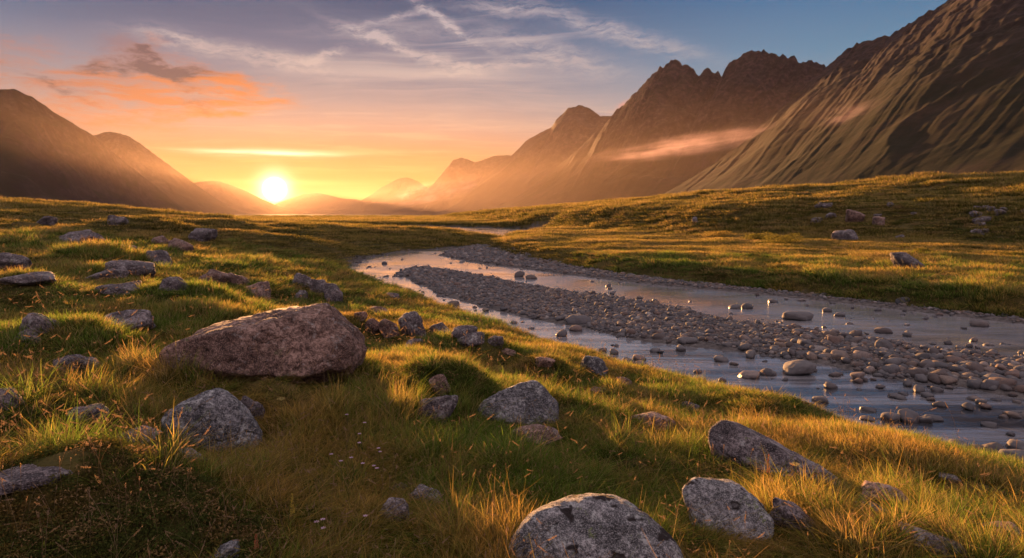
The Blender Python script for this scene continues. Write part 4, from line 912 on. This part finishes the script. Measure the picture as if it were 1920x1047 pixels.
ex = [hit(a, b) for a, b in list(zip(gA.uniform(-40, 470, 150), gA.uniform(690, 1100, 150))) + list(zip(gA.uniform(1250, 1900, 60), gA.uniform(900, 1120, 60))) + list(zip(gA.uniform(700, 1300, 70), gA.uniform(800, 1000, 70)))]
x = np.concatenate([x, [q.x for q in ex]]); y = np.concatenate([y, [q.y for q in ex]]); kf = free_of_rocks(x, y); x, y = x[kf], y[kf]; r = np.hypot(x, y); N = len(x)
s_ = gA.uniform(.55, 1.0, N) * np.clip(0.55 + r / 12, .7, 1.4); tk = np.clip(r / 5, 1, 3.0)
scatter('seed_grass', np.stack([x, y, terrain(x, y)], -1), gA.uniform(0, 6.28, N), np.stack([s_, s_, s_], -1), gA.integers(0, 6, N), st, 'tall dry grass stalks with orange seed heads standing over the turf', 'grass', np.stack([gA.normal(0, .15, N), gA.normal(0, .15, N)], -1))
# gravel
gs = []
for k in range(6):
    V, F = random_rock(2, 7000 + k * 13, 10, 0.8, 1.0, 7, 0.05, 0.0); V = V * np.array([.5, .40, .34]); me = mesh_np('gravel_stone', V, F); me.materials.append(M['stone']); gs.append(me)
def area_pts(P, dens_fn, N, gen, cond):
    lo_, hi_ = P.min(0), P.max(0); hi_ = np.minimum(hi_, [40, 90]); x = gen.uniform(lo_[0], hi_[0], N); y = gen.uniform(lo_[1], hi_[1], N); k = cond(x, y); return x[k], y[k]
jit = lambda x, y: 0.25 * fbm(x * 0.9, y * 0.9, 3.1, 3)
x1, y1 = area_pts(BARA, None, 105000, gA, lambda x, y: sdf(BARA, x, y) < -0.22 + 0.75 * fbm(x * 0.8, y * 0.8, 1.1, 3))
x2, y2 = area_pts(BARB, None, 150000, gA, lambda x, y: sdf(BARB, x, y) < -0.25 + 0.25 * fbm(x * 1.4, y * 1.4, 1.1, 3))
x3, y3 = area_pts(RIVER[(RIVER[:, 1] < 80)], None, 60000, gA, lambda x, y: (np.abs(dry(x, y) + 0.05) < 0.13) )
x4, y4 = area_pts(RIVER[(RIVER[:, 1] < 120)], None, 16000, gA, lambda x, y: (sdf(RIVER, x, y) < -0.2) & (fbm(x * 0.5, y * 0.5, 8.8, 3) > 0.28))
x1, y1 = np.concatenate([x1, x4]), np.concatenate([y1, y4])
x, y = np.concatenate([x1, x2, x3]), np.concatenate([y1, y2, y3]); vis = (np.abs(np.arctan2(x, y)) < R(42)) & (np.hypot(x, y) > 6); x, y = x[vis], y[vis]; r = np.hypot(x, y)
keep = gA.uniform(0, 1, x.shape) < np.clip((24 / r) ** 1.1, 0.15, 1); x, y, r = x[keep], y[keep], r[keep]; N = len(x)
s_ = np.clip(gA.lognormal(math.log(0.085), 0.5, N), 0.035, 0.26) * np.clip(r / 30, 1, 1.7)
scatter('gravel', np.stack([x, y, np.maximum(terrain(x, y), -0.02) + s_ * gA.uniform(-0.10, 0.20, N)], -1), gA.uniform(0, 6.28, N), np.stack([s_, s_, s_], -1), gA.integers(0, 6, N), gs, 'grey river cobbles and gravel heaped along the bars and banks', 'gravel', np.stack([gA.normal(0, .3, N), gA.normal(0, .3, N)], -1))
print('gravel', N)

# ------------------------------------------------------------------ flowers
def flower(px, py, hpx, kind, label, grp=None, cat='flower'):
    """py is the row of the bloom; the stem reaches down hpx pixels"""
    P = hit(px, py + hpx); D = P.y; h = hpx / FPX * D; root = bpy.data.objects.new('wildflower' if kind != 'spike' else 'flower_spike', None); COL.objects.link(root); root.location = P
    root['label'] = label; root['category'] = cat
    if grp: root['group'] = grp
    g = random.Random(int(px * 7 + py)); bend = g.uniform(-.12, .12) * h
    V = []; F = []; k_ = 0.0015
    for i in range(7):
        u = i / 6
        for a in range(4): V.append((bend * u * u + k_ * math.cos(a * 1.571), k_ * math.sin(a * 1.571), h * u))
        if i: F += [(4 * (i - 1) + a, 4 * (i - 1) + (a + 1) % 4, 4 * i + (a + 1) % 4, 4 * i + a) for a in range(4)]
    link('stem', mesh_np('stem', V, F), M['stemg'], root)
    for (z, a) in ((.3, 0.5), (.5, 3.4)):
        l = 0.05; q = Vector((bend * z * z, 0, h * z)); dr = Vector((math.cos(a), math.sin(a), .9)).normalized(); sd_ = Vector((-math.sin(a), math.cos(a), 0)) * .005
        link('leaf', mesh_np('leaf', [q, q + dr * l * .5 + sd_, q + dr * l, q + dr * l * .5 - sd_], [(0, 1, 2, 3)]), M['stemg'], root)
    V = []; F = []
    top = Vector((bend, 0, h))
    if kind == 'pink':
        for i in range(7):
            a = i * .8976; r0 = 0.018; c0 = top + Vector((math.cos(a) * .003, math.sin(a) * .003, .001)); tip = top + Vector((math.cos(a) * r0, math.sin(a) * r0, .004)); sd_ = Vector((-math.sin(a), math.cos(a), 0)) * .0045
            b0 = len(V); mid_ = (c0 + tip) / 2; V += [c0, mid_ + sd_, tip, mid_ - sd_]; F.append((b0, b0 + 1, b0 + 2, b0 + 3))
        link('bloom', mesh_np('bloom', V, F, False), M['petal'], root)
    elif kind == 'umbel':
        for i in range(46):
            a = g.uniform(0, 6.28); r_ = .042 * math.sqrt(g.random()); q = top + Vector((math.cos(a) * r_, math.sin(a) * r_, .02 - r_ * .35)); b0 = len(V); s_ = .0042
            V += [q + Vector((s_, 0, 0)), q + Vector((0, s_, .001)), q - Vector((s_, 0, 0)), q - Vector((0, s_, -.001))]; F.append((b0, b0 + 1, b0 + 2, b0 + 3))
            b0 = len(V); V += [top - Vector((0, 0, .012)), top - Vector((0.001, 0, .012)), q, q + Vector((.001, 0, 0))]; F.append((b0, b0 + 1, b0 + 2, b0 + 3))
        link('bloom', mesh_np('bloom', V, F, False), M['umbel'], root)
    else:
        L_ = h * .42
        for i in range(120):
            u = g.random(); a = g.uniform(0, 6.28); w = .012 * (1 - u * .8); q = top + Vector((math.cos(a) * w, math.sin(a) * w, -L_ + L_ * 1.1 * u)); s_ = .0045; b0 = len(V); dv = Vector((g.uniform(-1, 1), g.uniform(-1, 1), g.uniform(-1, 1))).normalized() * s_; dw = dv.orthogonal().normalized() * s_ * .7
            V += [q - dv, q + dw, q + dv, q - dw]; F.append((b0, b0 + 1, b0 + 2, b0 + 3))
        link('floret_spike', mesh_np('floret_spike', V, F, False), M['yellow' if kind == 'spike' else 'rust'], root)
for (px, py, h) in [(678, 790, 60), (681, 811, 55), (673, 828, 50), (664, 856, 45), (680, 867, 42), (641, 862, 50), (703, 876, 42), (711, 845, 45), (652, 775, 60), (708, 838, 52), (700, 872, 30), (690, 965, 40), (625, 850, 40)]:
    flower(px, py, h, 'pink', 'small pale pink wildflower in the shaded grass right of the lichened boulder', 'pale pink wildflowers in the near grass')
for (px, py, h) in [(606, 970, 60), (612, 987, 50), (598, 975, 55)]: flower(px, py, h, 'pink', 'pale pink flower beside the yellow flower spike at the bottom of the photo', 'pink flowers by the yellow spike')
flower(540, 922, 90, 'spike', 'yellow flower spike standing alone in the lower left grass', cat='flower')
flower(1493, 866, 90, 'umbel', 'flat topped cream umbel flower in front of the long slab')
flower(531, 746, 75, 'umbel', 'flat topped cream umbel flower against the shadow of the huge boulder')
flower(1440, 850, 80, 'rust', 'rust coloured flower head in front of the long slab')
flower(487, 1000, 60, 'rust', 'rust brown flower head near the bottom edge, left of the yellow spike')

# ------------------------------------------------------------------ shrubs at the foot of the far terrace
def shrub(px, py, wpx, hpx, label):
    P = hit(px, py); D = P.y; w = wpx / FPX * D; h = hpx / FPX * D; g = np.random.default_rng(int(px))
    root = bpy.data.objects.new('shrub', None); COL.objects.link(root); root.location = (P.x, P.y, P.z - .05); root['label'] = label; root['category'] = 'shrub'; root['group'] = 'shrubs along the foot of the terrace'
    Vs = []; Fs = []; A = []
    nl = 5; cs = [(g.uniform(-.35, .35) * w, g.uniform(-.2, .2) * w, g.uniform(.3, .6) * h, g.uniform(.22, .35) * w) for _ in range(nl)]
    for i in range(2600):
        c_ = cs[int(g.integers(nl))]; d_ = g.normal(size=3); d_ /= np.linalg.norm(d_); q = np.array([c_[0], c_[1], c_[2]]) + d_ * np.array([c_[3], c_[3], h * .45]) * g.uniform(.5, 1.05); q[2] = max(q[2], .02)
        u = g.normal(size=3); u /= np.linalg.norm(u); v_ = np.cross(u, g.normal(size=3)); v_ /= np.linalg.norm(v_); l_ = .05 * max(1, w / 4); b0 = len(Vs); Vs += [q - u * l_, q - v_ * l_ * .5, q + u * l_, q + v_ * l_ * .5]; Fs.append((b0, b0 + 1, b0 + 2, b0 + 3)); A += [.6] * 4
    link('crown', mesh_np('crown', Vs, Fs, False, {'along': A, 'bv': [0.5] * len(A)}), M['turf'], root)
    V = []; F = []
    for c_ in cs:
        b0 = len(V)
        for z_, r_ in ((0, .03), (.9, .012)):
            for a in range(5): V.append((c_[0] * z_ + r_ * math.cos(a * 1.257), c_[1] * z_ + r_ * math.sin(a * 1.257), c_[2] * z_))
        F += [(b0 + a, b0 + (a + 1) % 5, b0 + 5 + (a + 1) % 5, b0 + 5 + a) for a in range(5)]
    link('stem', mesh_np('stem', V, F), M['straw'], root)
for a in [(1345, 447, 60, 16, 'leftmost green shrub at the foot of the far terrace'), (1415, 452, 60, 18, 'green shrub second from left at the terrace foot'), (1470, 458, 75, 22, 'broadest of the terrace foot shrubs, below the broad pointed boulder'), (1740, 478, 50, 14, 'dark shrub just behind the lone pointed meadow boulder'), (1885, 485, 80, 16, 'dark shrub at the right edge of the meadow'), (1700, 470, 34, 11, 'brownish small shrub above the lone pointed meadow boulder')]: shrub(*a)

# ------------------------------------------------------------------ air
def vol_mat(name, dens, colr, anis, het=None):
    m_, t, o = mat(name); v = t.n('ShaderNodeVolumePrincipled'); v.inputs['Color'].default_value = colr; v.inputs['Anisotropy'].default_value = anis; v.inputs['Density'].default_value = dens
    t.L.new(v.outputs[0], o.inputs['Volume'])
    if het: t.put(v.inputs['Density'], het(t, dens))
    return m_
def box(name, lo_, hi_, m, **kw):
    V = [(x, y, z) for x in (lo_[0], hi_[0]) for y in (lo_[1], hi_[1]) for z in (lo_[2], hi_[2])]
    F = [(0, 1, 3, 2), (4, 6, 7, 5), (0, 4, 5, 1), (2, 3, 7, 6), (0, 2, 6, 4), (1, 5, 7, 3)]
    return link(name, mesh_np(name, V, F, False), m, **kw)
box('haze', (-5500, -1500, -60), (7500, 10500, 720), vol_mat('haze_air', 3.6e-6, (0.92, 0.78, 0.96, 1), 0.5), kind='stuff', label='warm evening haze filling the valley', cat='haze')
box('valley_mist', (-3800, 1300, -25), (3600, 9800, 260), vol_mat('valley_mist_air', 3.2e-5, (0.98, 0.74, 0.56, 1), 0.5), kind='stuff', label='thicker low mist lying along the valley floor below the mountains', cat='mist')
def het(t, dens):
    P = co(t); r = t.v('LENGTH', P); nz = t.noise(t.v('MULTIPLY', P, (1.0, 1.0, 1.0)), 2.3, 5, 0.62, 0.3); nz2 = t.noise(pos(t), 0.006, 5, 0.6)
    f = t.m('MULTIPLY', t.m('MAXIMUM', t.m('SUBTRACT', 1.0, t.m('MULTIPLY', r, r)), 0.0), t.m('MULTIPLY', t.sm(nz, 0.26, 0.68), t.sm(nz2, 0.26, 0.62)))
    return t.m('MULTIPLY', t.m('MULTIPLY', f, f), dens)
def mist_bank(p0, p1, D0, D1, thick, deep, dens, label):
    a = at_depth(*p0, D0); b = at_depth(*p1, D1); c_ = (a + b) / 2; d = b - a; L_ = np.linalg.norm(d)
    V, F = ico(4); o = link('mist_bank', mesh_np('mist_bank', V, F), vol_mat('mist_bank_air', dens, (0.97, 0.74, 0.86, 1), 0.45, het), kind='stuff', label=label, cat='mist')
    X = Vector(d).normalized(); Yv = Vector((0, 0, 1)).cross(X).normalized(); Z = X.cross(Yv)
    M4 = Matrix((X * (L_ / 2), Yv * deep, Z * thick)).transposed().to_4x4(); M4.translation = Vector(c_); o.matrix_world = M4; return o
mist_bank((1100, 304), (1610, 220), 2950, 1650, 40, 150, 0.0030, 'long thin pink mist bank hanging across the jagged mountain')
mist_bank((1490, 236), (1740, 190), 1500, 1250, 34, 90, 0.0035, 'short pink mist wisp on the nearest mountain')
mist_bank((720, 392), (925, 330), 6400, 5700, 95, 500, 0.003, 'glowing mist bank sloping across the foot of the horned peak')
